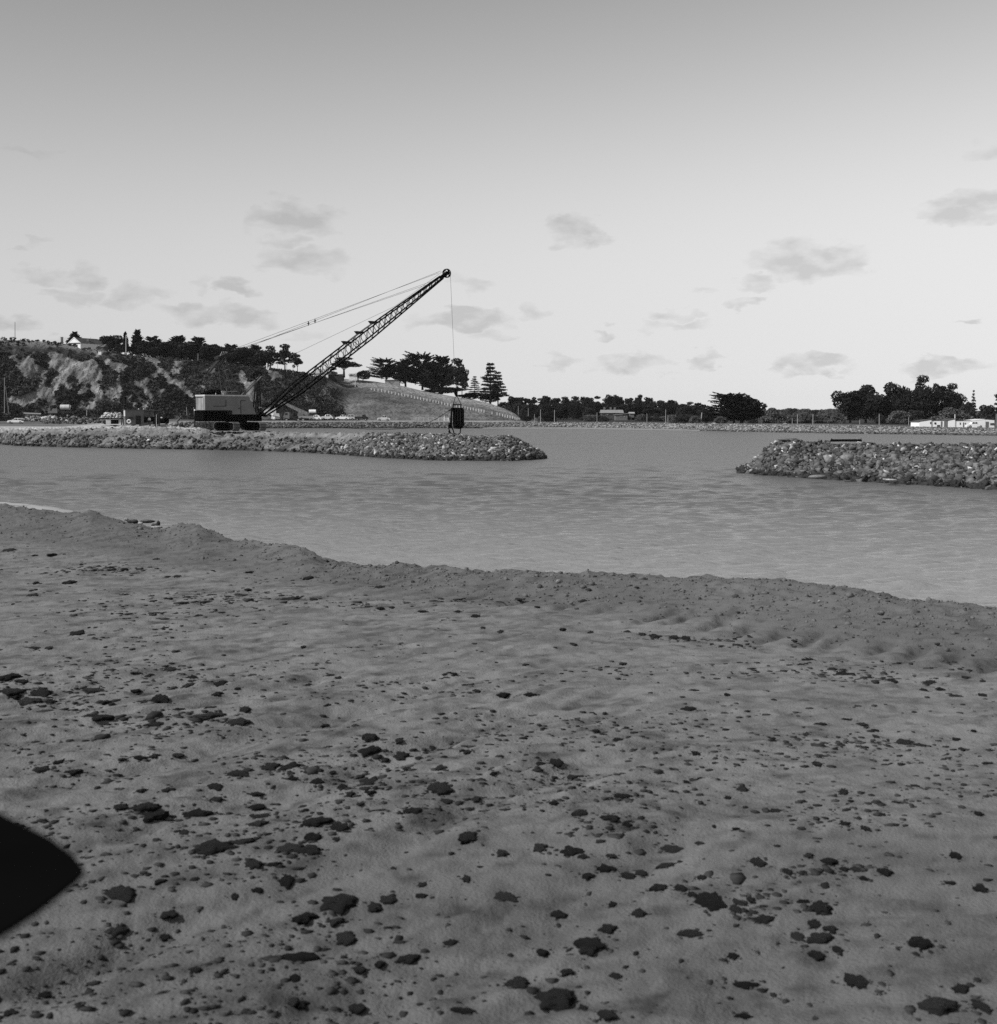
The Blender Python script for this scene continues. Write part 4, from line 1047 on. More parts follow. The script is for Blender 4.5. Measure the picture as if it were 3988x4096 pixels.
T('pale0', 3350, 1642, 96, 1703, 424, 'round_bush', 'pale lumpy bush at the left foot of the tall grove')
T('broad1', 3665, 1628, 110, 1704, 430, 'round_bush', 'darker spreading bush behind the left end of the white sheds')
T('broad0', 3520, 1650, 60, 1703, 424, 'round_bush', 'narrow grey bush behind the pale pole, left of the sheds')
T('broad1', 3950, 1604, 120, 1704, 450, 'round_tree', 'dark rounded tree at the right edge behind the sheds')
T('dense2', 4060, 1600, 130, 1704, 450, 'round_tree', 'dark tree just beyond the right edge of the sheds')
T('tiered', 4004, 1515, 80, 1704, 445, 'pine_tree', 'tall tree whose outer twigs enter at the far right edge')

# clifftop shrubs
for (px, yt, w, D, lab) in [(52,1346,28,552,'small dark shrub at the foot of the mast on the clifftop'),(101,1352,30,552,'round dark shrub on the clifftop right of the mast'),(125,1358,28,553,'low pale shrub beside the round clifftop shrub')]:
    T('shrub', px, yt, w, yt + 14, D, 'shrub', lab, 'shrub')

# scrub covering the cliff: nobody could count it
rs = np.random.default_rng(77)
Xh, Yh, Zh, rock, A_h = hill_pts
nb = 9000
jr = rs.integers(1, nv + 1, nb * 3); jc = rs.integers(2, len(hp) - 2, nb * 3)
ok = (rock[jr, jc] < .3) & (A_h[0, jc] > .45) & ((jr < nv - 20) | (rs.random(len(jr)) < .12) | (jc > np.searchsorted(hp, 420))) & (PXs[jr, jc] > -350)
ok &= rs.random(len(jr)) < (.25 + .9 * sstep(.42, .58, fbm(Xh[jr, jc] * .09, Zh[jr, jc] * .13, 3, 50)))
jr, jc = jr[ok][:nb], jc[ok][:nb]
C = np.stack([Xh[jr, jc], Yh[jr, jc], Zh[jr, jc]], 1)
bs = rs.uniform(.35, 1.25, len(C)); bt = .25 + 1.25 * fbm(C[:, 0] * .12, C[:, 2] * .2, 3, 12) * rs.uniform(.6, 1.4, len(C))
V = []; T_ = []
K = 18
d = rs.normal(size=(len(C), K, 3)); d /= np.linalg.norm(d, axis=2)[..., None]; d[..., 2] = np.abs(d[..., 2]) * .8
d[..., 1] = -np.abs(d[..., 1])
cc = C[:, None, :] + d * bs[:, None, None] * rs.uniform(.6, 1.1, (len(C), K, 1)) + np.array([0, -.2, .1])
cc = cc.reshape(-1, 3)
Vl, Fl = leaves(cc, rs.normal(size=cc.shape), rs.uniform(.25, .55, len(cc)), .28, rs)
sc = add_mesh('cliff_scrub', Vl, Fl, M['scrub'], attrs={'tone': np.repeat(np.repeat(bt, K), 4)}, kind='stuff')
tag(sc, 'dark low scrub cloaking the cliff face between bare rock scars', 'scrub')
# scrub at the right end of the cliff where it meets the grass
def thicket(name, label, spots, seed, mname='foliage_mid', leaf=.4):
    rs_ = np.random.default_rng(seed); lob = []
    for (px, py, D, r_) in spots:
        p = at(px, py, D); lob.append((p.x, p.y, p.z, r_, r_, r_ * .8))
    v, f = crown_lobes(lob, 500 * len(lob), leaf, rs_, .6)
    o = add_mesh(name, v, f, M[mname], kind='stuff'); return tag(o, label, 'scrub')
thicket('thicket', 'dark thicket on the slope where the cliff meets the grassy hill',
        [(1180,1560,512,5),(1230,1600,508,5),(1280,1620,506,5),(1300,1575,512,4.5),(1330,1640,505,4.5),(1250,1655,504,4),(1200,1640,505,4),(1260,1548,518,3),(1130,1600,508,4.5),(1100,1570,512,4),(1350,1660,504,3)], 5)


def house(name, label, px0, px1, ytop_wall, ybase, D, depth, roof_h, wall_m, roof_m, cat='house', kind='side', windows=(), chimneys=(), rz=0.0, doors=()):
    a = at(px0, ybase, D); b_ = at(px1, ybase, D); w = (b_ - a).length; hh = (ybase - ytop_wall) * D / F
    e = empty(name, (a + b_) / 2, rz)
    MB().box((0, depth / 2, hh / 2 - .5), (w, depth, hh + 1)).build('wall', wall_m, e)
    ov = .35
    if kind == 'side':       # ridge parallel to the view plane
        m = MB().add([(-w/2-ov, -ov, hh), (w/2+ov, -ov, hh), (w/2+ov, depth+ov, hh), (-w/2-ov, depth+ov, hh), (-w/2-ov, depth/2, hh+roof_h), (w/2+ov, depth/2, hh+roof_h)],
                     [(0,1,5,4), (2,3,4,5), (0,4,3), (1,2,5), (0,3,2,1)])
    elif kind == 'gable':
        m = MB().add([(-w/2-ov, -ov, hh), (w/2+ov, -ov, hh), (w/2+ov, depth+ov, hh), (-w/2-ov, depth+ov, hh), (0, -ov, hh+roof_h), (0, depth+ov, hh+roof_h)],
                     [(0,4,5,3), (4,1,2,5), (0,1,4), (3,5,2), (0,3,2,1)])
    else:                    # skillion: high at the right
        m = MB().add([(-w/2-ov, -ov, hh+.02), (w/2+ov, -ov, hh+roof_h), (w/2+ov, depth+ov, hh+roof_h), (-w/2-ov, depth+ov, hh+.02),
                      (-w/2-ov, -ov, hh+.14), (w/2+ov, -ov, hh+roof_h+.12), (w/2+ov, depth+ov, hh+roof_h+.12), (-w/2-ov, depth+ov, hh+.14)],
                     [(0,1,2,3), (4,7,6,5), (0,4,5,1), (1,5,6,2), (2,6,7,3), (3,7,4,0)])
    rf = m.build('roof', roof_m, e)
    for (cx, cz) in chimneys: MB().box((cx * w / 2, depth * .5, hh + roof_h * .6 + cz / 2), (.7, .7, cz + roof_h * .6)).build('chimney', M['grey'], rf)
    for (cx, z0, ww, wh) in windows:
        wd = MB().box((cx * w / 2, -.04, z0 + wh / 2), (ww, .06, wh)).build('window', M['glass'], e)
        MB().box((cx * w / 2, -.09, z0 + wh / 2), (ww + .1, .03, .05)).box((cx * w / 2, -.09, z0 + wh / 2), (.05, .03, wh)).build('frame', M['white'], wd)
    for (cx, ww, wh) in doors:
        MB().box((cx * w / 2, -.04, wh / 2), (ww, .06, wh)).build('door', M['grey'], e)
    return tag(e, label, cat)
# white gabled cottage on the clifftop
e = house('cottage', 'white gabled weatherboard cottage with dark roof on the clifftop', 258, 320, 1372, 1388, 566, 12, 2.4, M['white'], M['roofdark'], kind='gable', rz=R(-30), windows=[(-.35, .3, .9, .8), (.35, .3, .9, .8)])
e.location = at(300, 1390, 566)
w = 6.4
MB().add([(-w/2-.5, -.45, 1.55), (-w/2-.5, -.45, 1.85), (0, -.45, 4.3), (0, -.45, 4.0)], [(0,1,2,3)]).add([(w/2+.5, -.45, 1.55), (0, -.45, 4.0), (0, -.45, 4.3), (w/2+.5, -.45, 1.85)], [(0,1,2,3)]).build('bargeboard', M['white'], e)
MB().add([(-w/2+.2, -.40, 1.9), (w/2-.2, -.40, 1.9), (0, -.40, 3.8)], [(0,1,2)]).build('gable_panel', M['white'], e)
for (px, yt, yb) in [(248, 1349, 1368), (352, 1356, 1380)]:
    p = at(px, yb, 570); q = at(px, yt, 570)
    o = MB().box((0, 0, (q.z - p.z) / 2), (.8, .8, q.z - p.z)).box((0, 0, q.z - p.z), (.95, .95, .15)).build('chimney', M['grey']); o.location = p
    tag(o, 'square brick chimney %s the gabled cottage on the clifftop' % ('left of' if px < 300 else 'right of'), 'chimney')
house('cottage', 'low cottage with pale grey roof right of the gabled cottage', 366, 412, 1388, 1396, 572, 8, 1.3, M['grey'], M['grey'], windows=[(0, .1, 1, .5)])
house('shed', 'tiny white-walled lean-to under the low cottage roof on the clifftop', 393, 405, 1402, 1409, 562, 3, .3, M['white'], M['roof'], 'shed', kind='skillion')
# buildings at the top of the headland
house('bungalow', 'white bungalow with pale hipped roof seen under the boom on the hill', 1255, 1312, 1494, 1515, 572, 9, 2.0, M['white'], M['roof'], windows=[(-.5, .4, 1.2, .8), (.5, .4, 1.2, .8)])
house('open_shed', 'dark open shed right of the white bungalow on the hill', 1313, 1370, 1500, 1513, 574, 6, .3, M['cloth_dark'], M['roofdark'], 'shed', kind='skillion')
house('villa', 'pale house half hidden behind the umbrella-shaped tree', 1396, 1428, 1500, 1516, 600, 9, .8, M['white'], M['roof'], windows=[(-.4, 1.2, .9, .9), (.4, 1.2, .9, .9)])
house('stone_wall_building', 'long low stone building at the edge of the cypress grove', 1540, 1598, 1521, 1534, 596, 4, .2, M['midgrey'], M['midgrey'], 'building', kind='skillion', windows=[(.1, .3, .5, .5)])
house('farmhouse', 'pale-roofed house among the trees of the wood across the bay', 2408, 2492, 1652, 1664, 560, 9, 1.3, M['roofdark'], M['midgrey'], chimneys=[(-.7, 1.2), (-.1, 1.2), (.3, 1.2)], windows=[(-.5, .2, 1, .7), (.3, .2, 1, .7)])
house('outbuilding', 'low verandahed outbuilding in front of the pale-roofed house in the wood', 2462, 2510, 1660, 1671, 548, 6, .5, M['grey'], M['midgrey'], 'house', kind='skillion', doors=[(-.1, .9, 1.0)], windows=[(.5, .3, .7, .5)])
house('hut', 'tiny pale-roofed hut right of the house in the wood', 2520, 2536, 1654, 1660, 552, 4, .6, M['grey'], M['roof'], 'hut')
for (px, D, lab) in [(1098, 575, 'white post left of two on the clifftop by the pines'), (1110, 0, None), (1234, 0, None)]:
    pass

# ------------------------------------------------------------------ white sheds, far right
def wall_panel(e, name, pts, m, y0=0., y1=5.):
    return MB().prism(pts, y0, y1).build(name, m, e)
SHD = 336.0
def shed_long(name, label, px0, px1, yl, yr, ybase, D, notch=None, roof_dark=None, wins=(), drs=()):
    a = at(px0, ybase, D); b_ = at(px1, ybase, D); w = b_.x - a.x
    hl = (ybase - yl) * D / F; hr = (ybase - yr) * D / F
    e = empty(name, a)
    MB().prism([(0, -.6), (w, -.6), (w, hr), (0, hl)], 0, 7).build('wall', M['whitewash'], e)
    MB().prism([(-.2, hl + .01), (w + .2, hr + .01), (w + .2, hr + .15), (-.2, hl + .15)], -.03, 7.3).build('roof', roof_dark or M['roofdark'], e)
    for (x_, z_, ww, wh) in wins: 
        q = MB().box((x_ * w, -.03, z_), (ww, .08, wh)).build('window', M['glass'], e)
    for (x_, ww, wh) in drs: MB().box((x_ * w, -.03, wh / 2), (ww, .08, wh)).build('door', M['grey'], e)
    return tag(e, label, 'shed')
shed_long('white_shed', 'leftmost white shed with its roof rising to the right', 3677, 3725, 1688, 1680, 1713, SHD, wins=[(.94, 1.3, .25, .5)])
shed_long('white_shed', 'white shed with a dark grey door and small round window', 3726, 3792, 1684, 1684, 1713, SHD + .2, wins=[(.22, 1.2, .45, .45), (.42, .55, .7, .5)], drs=[(.6, .35, 1.7), (.87, .95, 1.75)])
shed_long('white_shed', 'tall blank white shed section under the flagpole', 3792.5, 3820, 1684, 1677, 1713, SHD, wins=[], drs=[])
shed_long('white_shed', 'long low white shed with a dark roof right of the flagpole', 3820.5, 3886, 1685, 1684, 1714, SHD + .2, wins=[(.3, 1.2, .2, .5), (.62, 1.2, .2, .4)], drs=[(.5, .25, 1.5)])
shed_long('white_shed', 'white shed with rising roofline behind the parked pickup', 3886.5, 3940, 1685, 1678, 1715, SHD, roof_dark=M['white'], wins=[], drs=[])
shed_long('white_shed', 'rightmost white shed with a wide dark doorway and row of small windows', 3940.5, 3977, 1678, 1681, 1716, SHD, wins=[(.6, 1.2, .25, .5), (.75, 1.2, .25, .5), (.9, 1.2, .25, .5)], drs=[(.2, .75, 1.8)])

# ------------------------------------------------------------------ poles and posts
def pole(px, yt, yb, D, label, r=.14, m='woodp', arm=False, lean=0, name='utility_pole', cat='pole', group=None):
    a = at(px, yb, D); b_ = at(px + lean, yt, D); h = b_.z - a.z
    e = empty(name, a)
    MB().tube((0, 0, -.6), (b_.x - a.x, 0, h), r, 7, r * .75).build('shaft', M[m], e)
    if arm: MB().box((b_.x - a.x, 0, h - .5), (1.6, .1, .1)).build('crossarm', M[m], e)
    return tag(e, label, cat, group)
PG = 'pale poles along the far shore road'
pole(60, 1288, 1352, 552, 'thin tall mast on the clifftop at the far left', .12, 'steel', name='mast')
pole(18, 1510, 1646, 470, 'grey stayed pole at the left edge standing in front of the cliff', .15, 'wood')
pole(36, 1545, 1650, 469, 'leaning stay pole beside the grey pole at the left edge', .09, 'wood', lean=-14)
pole(504, 1340, 1412, 560, 'pale stout pole on the clifftop in front of the spiky cypress', .2)
pole(363, 1348, 1378, 590, 'thin aerial mast between the clifftop cottages', .06, 'steel', name='mast')
pole(347, 1640, 1656, 470, 'short pale post at the foot of the cliff', .12)
pole(792, 1414, 1446, 575, 'slim pole in front of the clifftop trees left of the gantry', .1)
pole(901, 1414, 1442, 575, 'pale post seen just left of the gantry top', .14)
pole(1068, 1452, 1471, 566, 'thick white post left of two between the clifftop pines', .32, 'white')
pole(1109, 1455, 1478, 568, 'thick white post right of two between the clifftop pines', .3, 'white')
pole(1147, 1460, 1492, 562, 'thin pale pole below the tallest flat-topped pine', .1)
pole(1172, 1462, 1502, 562, 'thin pale pole below the last clifftop pine', .1)
pole(1234, 1478, 1500, 562, 'short thick pale post crossed by the boom chords', .25, 'white')
p = pole(1421, 1490, 1542, 560, 'signboard post standing on the grassy headland', .14, 'offwhite', name='signpost', cat='sign')
MB().box((0, -.12, 3.9), (1.3, .1, 1.0)).build('board', M['midgrey'], p)
MB().box((0, -.12, 2.95), (1.3, .1, .35)).build('lower_board', M['white'], p)
for px, yt, yb, D, lab in [(2073,1624,1652,520,'short pale pole at the right tip of the headland'),(2113,1632,1666,500,'pale pole second from the headland tip'),(2138,1656,1684,490,'short thick post low between two tall poles near the headland tip'),
    (2162,1638,1690,480,'tall pale pole in front of the dark bushes at the headland end'),(2218,1640,1694,472,'tallest of the poles clustered at the headland end'),(2388,1650,1692,465,'lone thin pole in front of the wood, left of the pale-roofed house'),
    (2588,1654,1686,470,'thin pole in front of the spreading trees of the wood'),(2663,1638,1698,440,'tall pale pole in front of the right part of the wood'),(2672,1660,1698,450,'short pole hard beside the tall pole near the right part of the wood'),
    (3169,1672,1703,400,'shortest of the three poles right of the pale round bush'),(3190,1657,1703,395,'middle pole right of the pale round bush'),(3252,1655,1703,392,'tall pole alone in the gap before the tall dark grove'),
    (3517,1655,1703,385,'pale pole in front of the tall dark grove'),(3635,1668,1704,385,'pole just left of the white sheds'),(3439,1680,1702,388,'stub post below the tall dark grove'),(3985,1655,1706,380,'pale pole cut by the right edge of the picture')]:
    pole(px, yt, yb, D, lab, .085 if yb - yt < 45 else .105, group=PG)
pole(2802, 1650, 1698, 430, 'leaning pale pole left of the solitary cypress', .2, lean=6, group=PG)
pole(3820, 1657, 1684, 395, 'white flagpole rising from the roofs of the white sheds', .14, 'white', name='flagpole')
# low sign boxes on the shore
for (px, py, lab) in [(2856, 1699, 'small white box sign at the foot of the solitary cypress'), (3140, 1701, 'white boulder-like box on the shore right of the pale bush')]:
    p = at(px, py, 400); o = MB().box((0, 0, .35), (.8, .3, .5)).box((-.3, 0, .05), (.06, .06, .3)).box((.3, 0, .05), (.06, .06, .3)).build('sign_box', M['offwhite']); o.location = p
    tag(o, lab, 'sign')
# white guide posts across the hillside
def hillpoint(px, py):
    k = int(np.argmin((PXs[:nv] - px) ** 2 + (PYs[:nv] - py) ** 2)); i, j = divmod(k, Xh.shape[1])
    return at(px, py, float(Yh[i, j]) - .5)
posts = [(1485,1556),(1497,1559),(1512,1561),(1526,1562),(1540,1565),(1554,1568),(1567,1571),(1581,1574),(1594,1577),(1607,1578),(1619,1581),(1632,1583),(1645,1586),(1658,1589),(1671,1591),(1682,1594),(1695,1597),
         (1708,1599),(1720,1602),(1732,1605),(1744,1606),(1755,1609),(1767,1612),(1779,1615),(1791,1617),(1803,1620),(1825,1624),(1837,1626),(1848,1628),(1860,1630),(1871,1633),(1882,1635),(1893,1637),(1904,1639),(1915,1641),(1925,1643),(1936,1645),
         (1968,1652),(1988,1655),(1999,1657),(2010,1661),(2020,1664),(2030,1666),(2040,1668),(2050,1670),(2060,1672),(2068,1675),(2076,1677)]
pm = MB().box((0, 0, .45), (.22, .22, 1.1)).mesh('guide_post', M['white'])
for i, (a, b_) in enumerate(posts):
    o = bpy.data.objects.new('guide_post', pm); o.location = hillpoint(a, b_ + 4); link(o)
    o.location.z -= .1
    tag(o, 'small white guide post on the grassy headland, %s from the upper left' % nth(i + 1), 'post', 'white guide posts across the headland')
# white rail fence at the foot of the hill
e = empty('rail_fence', at(1640, 1682, 500))
a0 = at(1640, 1682, 500)
for px in range(1655, 1800, 20):
    p = at(px, 1682, 500) - a0; MB().box(p + Vector((0, 0, .55)), (.12, .12, 1.3)).build('post', M['offwhite'], e)
for q in (.4, .75, 1.1): MB().tube(at(1655, 1682, 500) - a0 + Vector((0, 0, q)), at(1795, 1682, 500) - a0 + Vector((0, 0, q)), .035, 4).build('rail', M['offwhite'], e)
tag(e, 'low post and rail fence along the foot of the grassy headland', 'fence')
e = empty('farm_gate', at(1777, 1684, 490))
for x_ in (0, 1.4): MB().box((x_, 0, .9 if x_ == 0 else .5), (.2, .2, 2.0 if x_ == 0 else 1.2)).build('post', M['white'], e)
for q in (.35, .85): MB().box((.7, 0, q), (1.4, .08, .1)).build('rail', M['white'], e)
tag(e, 'small white gate at the right end of the rail fence, by the hanging bucket', 'gate')

# ------------------------------------------------------------------ vehicles
def wheel_parts(e, x, y, r, wd=.2):
    o = MB().tube((x, y - wd / 2, r), (x, y + wd / 2, r), r, 12).build('wheel', M['rubber'], e)
    MB().tube((x, y - wd / 2 - .02, r), (x, y + wd / 2 + .02, r), r * .5, 8).build('hub', M['midgrey'], o)
def car(px, py, D, label, paint, kind='sedan', rz=0.0, length=4.3, name='parked_car', group='vehicles parked on the far quay'):
    e = empty(name, at(px, py, D), rz)
    Lh = length / 2; W = .8
    prof = {'sedan': [(-1, .35), (-1, .72), (-.72, .88), (-.55, .92), (-.38, 1.42), (.1, 1.5), (.38, 1.0), (.85, .88), (1, .7), (1, .35)],
            'wagon': [(-1, .35), (-.99, .95), (-.9, 1.5), (.08, 1.55), (.36, 1.02), (.85, .9), (1, .7), (1, .35)],
            'van': [(-1, .35), (-1, 1.9), (.45, 1.95), (.7, 1.2), (1, 1.05), (1, .35)],
            'rounded': [(-1, .35), (-.97, .8), (-.8, 1.05), (-.5, 1.45), (-.1, 1.55), (.2, 1.45), (.36, 1.05), (.8, .98), (1, .75), (1, .35)]}[kind]
    MB().prism([(x * Lh, z) for x, z in prof], -W, W).build('body', paint, e)
    top = 1.5 if kind != 'van' else 1.85; z0 = 1.0
    if kind == 'van': segs = [(.25, .6)]
    elif kind == 'wagon': segs = [(-.85, -.35), (-.3, .02), (.05, .2)]
    else: segs = [(-.42, -.12), (-.08, .2)]
    for x0, x1 in segs:
        for sy in (-1, 1): MB().prism([(x0 * Lh, z0 + .05), (x1 * Lh, z0 + .05), (x1 * Lh - .08, top - .1), (x0 * Lh + .1, top - .1)], sy * (W + .005), sy * (W + .03)).build('side_window', M['glass'], e)
    for x in (-.62, .62):
        for sy in (-1, 1): wheel_parts(e, x * Lh, sy * (W - .08), .32)
    if px > 1000 and px < 1600: e.scale = (1.22, 1.22, 1.32)
    MB().box((Lh + .04, 0, .42), (.12, 1.5, .12)).build('bumper', M['midgrey'], e)
    return tag(e, label, 'van' if kind == 'van' else 'car', group)
o = car(65, 1694, 391, 'white station wagon parked alone on the pale ground at the far left', M['white'], 'wagon', math.pi, 4.7)
o['group'] = 'vehicles on the left quay'
car(1058, 1683, 497, 'light rounded car seen below the white-fronted shed, nearest the dragline', M['midgrey'], 'rounded', math.pi + .4, 4.2)
car(1103, 1682, 495, 'small pale van facing the camera beside the dump truck', M['offwhite'], 'van', -1.1, 3.4)
car(1262, 1682, 494, 'white rounded car standing with its tail to a dark trailer', M['white'], 'rounded', math.pi, 3.6)
car(1308, 1680, 497, 'white humpbacked car just right of the white rounded car', M['white'], 'rounded', math.pi + .2, 3.5)
car(1370, 1681, 494, 'white sedan parked nose to tail with a boxy wagon', M['white'], 'sedan', math.pi, 4.0)
car(1397, 1681, 497, 'boxy white wagon with a row of dark windows behind the sedan', M['offwhite'], 'wagon', math.pi, 3.4)
car(1535, 1684, 490, 'pale sedan parked alone farthest right, in front of the grassy headland', M['offwhite'], 'sedan', math.pi, 3.8)
car(1326, 1681, 500, 'grey car partly hidden behind the humpbacked white one', M['grey'], 'sedan', math.pi, 3.4)
car(3898, 1712, 330, 'white pickup parked in front of the white sheds at the right', M['white'], 'sedan', 0, 4.0, name='pickup', group='vehicles at the white sheds')
# dark flat-bed utility
e = empty('utility_truck', at(1446, 1683, 492), 0)
MB().box((-.9, 0, .95), (2.2, 1.7, .5)).build('tray', M['dark'], e); MB().prism([(.3, .4), (.3, 1.75), (1.1, 1.75), (1.4, 1.2), (2.0, 1.1), (2.0, .4)], -.8, .8).build('cab', M['dark'], e)
MB().prism([(.5, 1.25), (1.2, 1.25), (1.0, 1.6), (.5, 1.6)], -.83, -.8).build('window', M['glass'], e)
for x in (-1.2, 1.3):
    for sy in (-1, 1): wheel_parts(e, x, sy * .75, .36)
e.scale = (1.2, 1.2, 1.25)
tag(e, 'black utility truck parked between the white cars and the lone pale sedan', 'truck', 'vehicles parked on the far quay')
# dump truck with its body raised
e = empty('dump_truck', at(1182, 1686, 492), math.pi)
RY = Matrix.Rotation(R(28), 3, 'Y')
MB().box((0, 0, 1.0), (8.0, 1.1, .45)).build('chassis', M['dark'], e)
MB().prism([(2.0, .9), (2.0, 3.3), (3.6, 3.3), (3.9, 2.2), (4.2, 2.0), (4.2, .9)], -1.2, 1.2).build('cab', M['grey'], e)
MB().box((3.1, 1.22, 2.7), (.9, .05, .8)).build('window', M['glass'], e)
bd = MB().add([Vector(v) for v in [(2.6, -1.4, 5.4), (2.6, 1.4, 5.4), (-4.6, 1.4, 1.9), (-4.6, -1.4, 1.9), (3.3, -1.4, 6.7), (3.3, 1.4, 6.7), (-4.9, 1.4, 3.1), (-4.9, -1.4, 3.1)]],
              [(0,1,2,3), (0,4,5,1), (2,6,7,3), (1,5,6,2), (0,3,7,4), (4,7,6,5)]).build('tipping_body', M['grey'], e)
for q in np.linspace(.08, .92, 7):
    a = Vector((2.6, 1.42, 5.4)).lerp(Vector((-4.6, 1.42, 1.9)), q); c = Vector((3.3, 1.42, 6.7)).lerp(Vector((-4.9, 1.42, 3.1)), q)
    MB().tube(a, c, .09, 4).build('rib', M['midgrey'], bd)
MB().add([(2.6, -1.4, 5.45), (2.6, 1.4, 5.45), (4.6, 1.2, 7.0), (4.6, -1.2, 7.0), (3.3, -1.4, 6.7), (3.3, 1.4, 6.7)], [(0,1,2,3), (4,3,2,5), (0,3,4), (1,5,2)]).build('canopy', M['grey'], e)
for x in (3.0, -1.2, -2.9):
    for sy in (-1, 1): wheel_parts(e, x, sy * 1.2, .62, .45)
tag(e, 'grey dump truck with its ribbed tipping body raised, beside the open shed', 'truck', 'vehicles parked on the far quay')
# trailer with white drum
e = empty('tank_trailer', at(1230, 1680, 500), 0)
MB().box((0, 0, 1.1), (6.4, 1.8, .9)).build('hull', M['midgrey'], e)
MB().prism([(-3.6, 1.5), (-3.2, 3.2), (-2.4, 3.4), (-1.6, 2.2), (-1.2, 1.5)], -.9, .9).build('hopper', M['grey'], e)
MB().tube((.6, 0, 3.1), (3.1, 0, 3.1), .7, 14).build('tank', M['white'], e)
MB().box((1.8, 0, 1.95), (3.0, 1.4, .8)).build('cradle', M['dark'], e)
for x in (-2, 2):
    for sy in (-1, 1): wheel_parts(e, x, sy * .85, .5, .3)
tag(e, 'trailer carrying a white cylindrical tank, right of the dump truck', 'trailer', 'vehicles parked on the far quay')
# tanker lorry at the left
e = empty('tanker_truck', at(240, 1668, 420), math.pi)
MB().tube((-3.0, 0, 3.0), (-.2, 0, 3.0), .78, 16).tube((-3.2, 0, 2.9), (-3.0, 0, 3.0), .6, 16).build('tank', M['tin'], e, smooth=False)
MB().tube((-.2, 0, 3.0), (.12, 0, 3.0), .82, 16).build('tank_end', M['black'], e)
MB().box((-1.0, 0, 1.5), (6.4, 1.2, .5)).build('chassis', M['dark'], e)
MB().prism([(.5, 1.2), (.5, 2.6), (1.9, 2.6), (2.2, 1.9), (3.4, 1.7), (3.4, 1.2)], -.95, .95).build('cab', M['grey'], e)
for x in (-2.6, 2.6):
    for sy in (-1, 1): wheel_parts(e, x, sy * .9, .5, .3)
tag(e, 'tanker truck with a bright cylindrical tank at the foot of the cliff', 'truck')
# quay shed with white front
e = empty('quay_shed', at(1056, 1686, 508)); w1 = at(1105, 1686, 508).x - e.location.x; w2 = at(1212, 1686, 508).x - e.location.x
MB().prism([(0, 0), (w1, 0), (w1, 6.0), (0, 4.6)], 0, .3).build('wall', M['dark'], e)
n_ = 12
for k in range(n_):
    x0 = w1 * k / n_; zt = 4.6 + 1.35 * (k + .5) / n_
    MB().box((x0 + w1 / n_ / 2, -.08 - (k % 2) * .04, (zt + 2.6) / 2), (w1 / n_ * .94, .05, zt - 2.6)).build('sheet', M['tin'], e)
MB().prism([(w1 + .02, 0), (w2, 0), (w2, 5.6), (w1 + .02, 5.9)], 3, 8).build('side_wall', M['grey'], e)
MB().prism([(-.3, 4.75), (w1, 6.15), (w2 + .5, 5.8), (w2 + .5, 5.95), (w1, 6.3), (-.3, 4.9)], -.4, 8.5).build('roof', M['steel'], e)
for q in (.02, .35, .68, 1): MB().box((w1 + (w2 - w1) * q, 0, 2.9), (.2, .2, 5.8)).build('column', M['dark'], e)
MB().box((w1 + .9, 2.9, 1.5), (1.6, .1, 3.0)).build('door', M['midgrey'], e)
tag(e, 'open-sided quay shed with a bright corrugated iron front behind the dump truck', 'shed')
house('store_shed', 'low dark-roofed store behind the tank trailer', 1178, 1236, 1628, 1684, 514, 6, .3, M['dark'], M['steel'], 'shed', kind='skillion')

# ------------------------------------------------------------------ left yard: site office, lifebuoy, worker, gear
yardz = None
e = empty('site_office', at(502, 1699, 250), R(24))
sc_ = 250 / F
wl, wd_ = 3.3, 1.7
MB().box((wl / 2, wd_ / 2, 2.05), (wl, wd_, 1.2)).build('upper_wall', M['grey'], e)
MB().box((wl / 2, wd_ / 2, .72), (wl - .01, wd_ - .01, 1.42)).build('lower_wall', M['grey'], e)
MB().box((-.02, wd_ / 2, 2.1), (.04, wd_, 1.1)).build('sunlit_end', M['offwhite'], e)  # left end painted paler to stand for the sun on it
MB().box((wl / 2, wd_ / 2, 2.75), (wl + .3, wd_ + .3, .12)).build('roof', M['steel'], e)
for k in range(7): MB().box((-.03, .12 + k * .24, 1.22), (.05, .1, .42)).build('louvre', M['midgrey'], e)
MB().box((1.0, -.03, 1.2), (.95, .06, .4)).build('window', M['glass'], e)
MB().box((2.3, -.03, .85), (.9, .06, 1.6)).build('door', M['dark'], e)
tag(e, 'small grey site office with a sunlit end wall on the breakwater road', 'hut')
e2 = empty('lifebuoy', at(516, 1686, 246))
MB().ring((0, 0, 0), (0, 1, .0), .30, .115, 22, 8).build('ring', M['white'], e2, smooth=True)
for k in range(4):
    a = k * math.pi / 2 + .78; MB().box((math.cos(a) * .3, 0, math.sin(a) * .3), (.1, .25, .1), Matrix.Rotation(-a, 3, 'Y')).build('band', M['midgrey'], e2)
tag(e2, 'white ring lifebuoy hung on the front of the grey site office', 'lifebuoy')
e = empty('machine_shelter', at(550, 1700, 256), R(10))
MB().box((1.6, 1, 2.75), (5.4, 2.6, .1)).build('roof', M['steel'], e)
MB().box((1.0, 1.2, 2.1), (3.6, 1.8, 1.1)).build('canopy_panel', M['grey'], e)
for x_ in (-1, .6, 2.2, 3.9):
    for y_ in (-.2, 2.2): MB().tube((x_, y_, -.2), (x_, y_, 2.72), .07, 6).build('post', M['dark'], e)
MB().box((1.9, 1.1, .75), (3.2, 1.6, 1.3)).tube((.4, -.1, 1.2), (1.6, -.1, 1.2), .35, 10).build('engine', M['black'], e)
MB().tube((-.9, -.3, .5), (.1, -.3, 1.0), .35, 10).tube((-.6, -.5, .3), (-.6, .1, .3), .42, 12).build('winch', M['steel'], e)
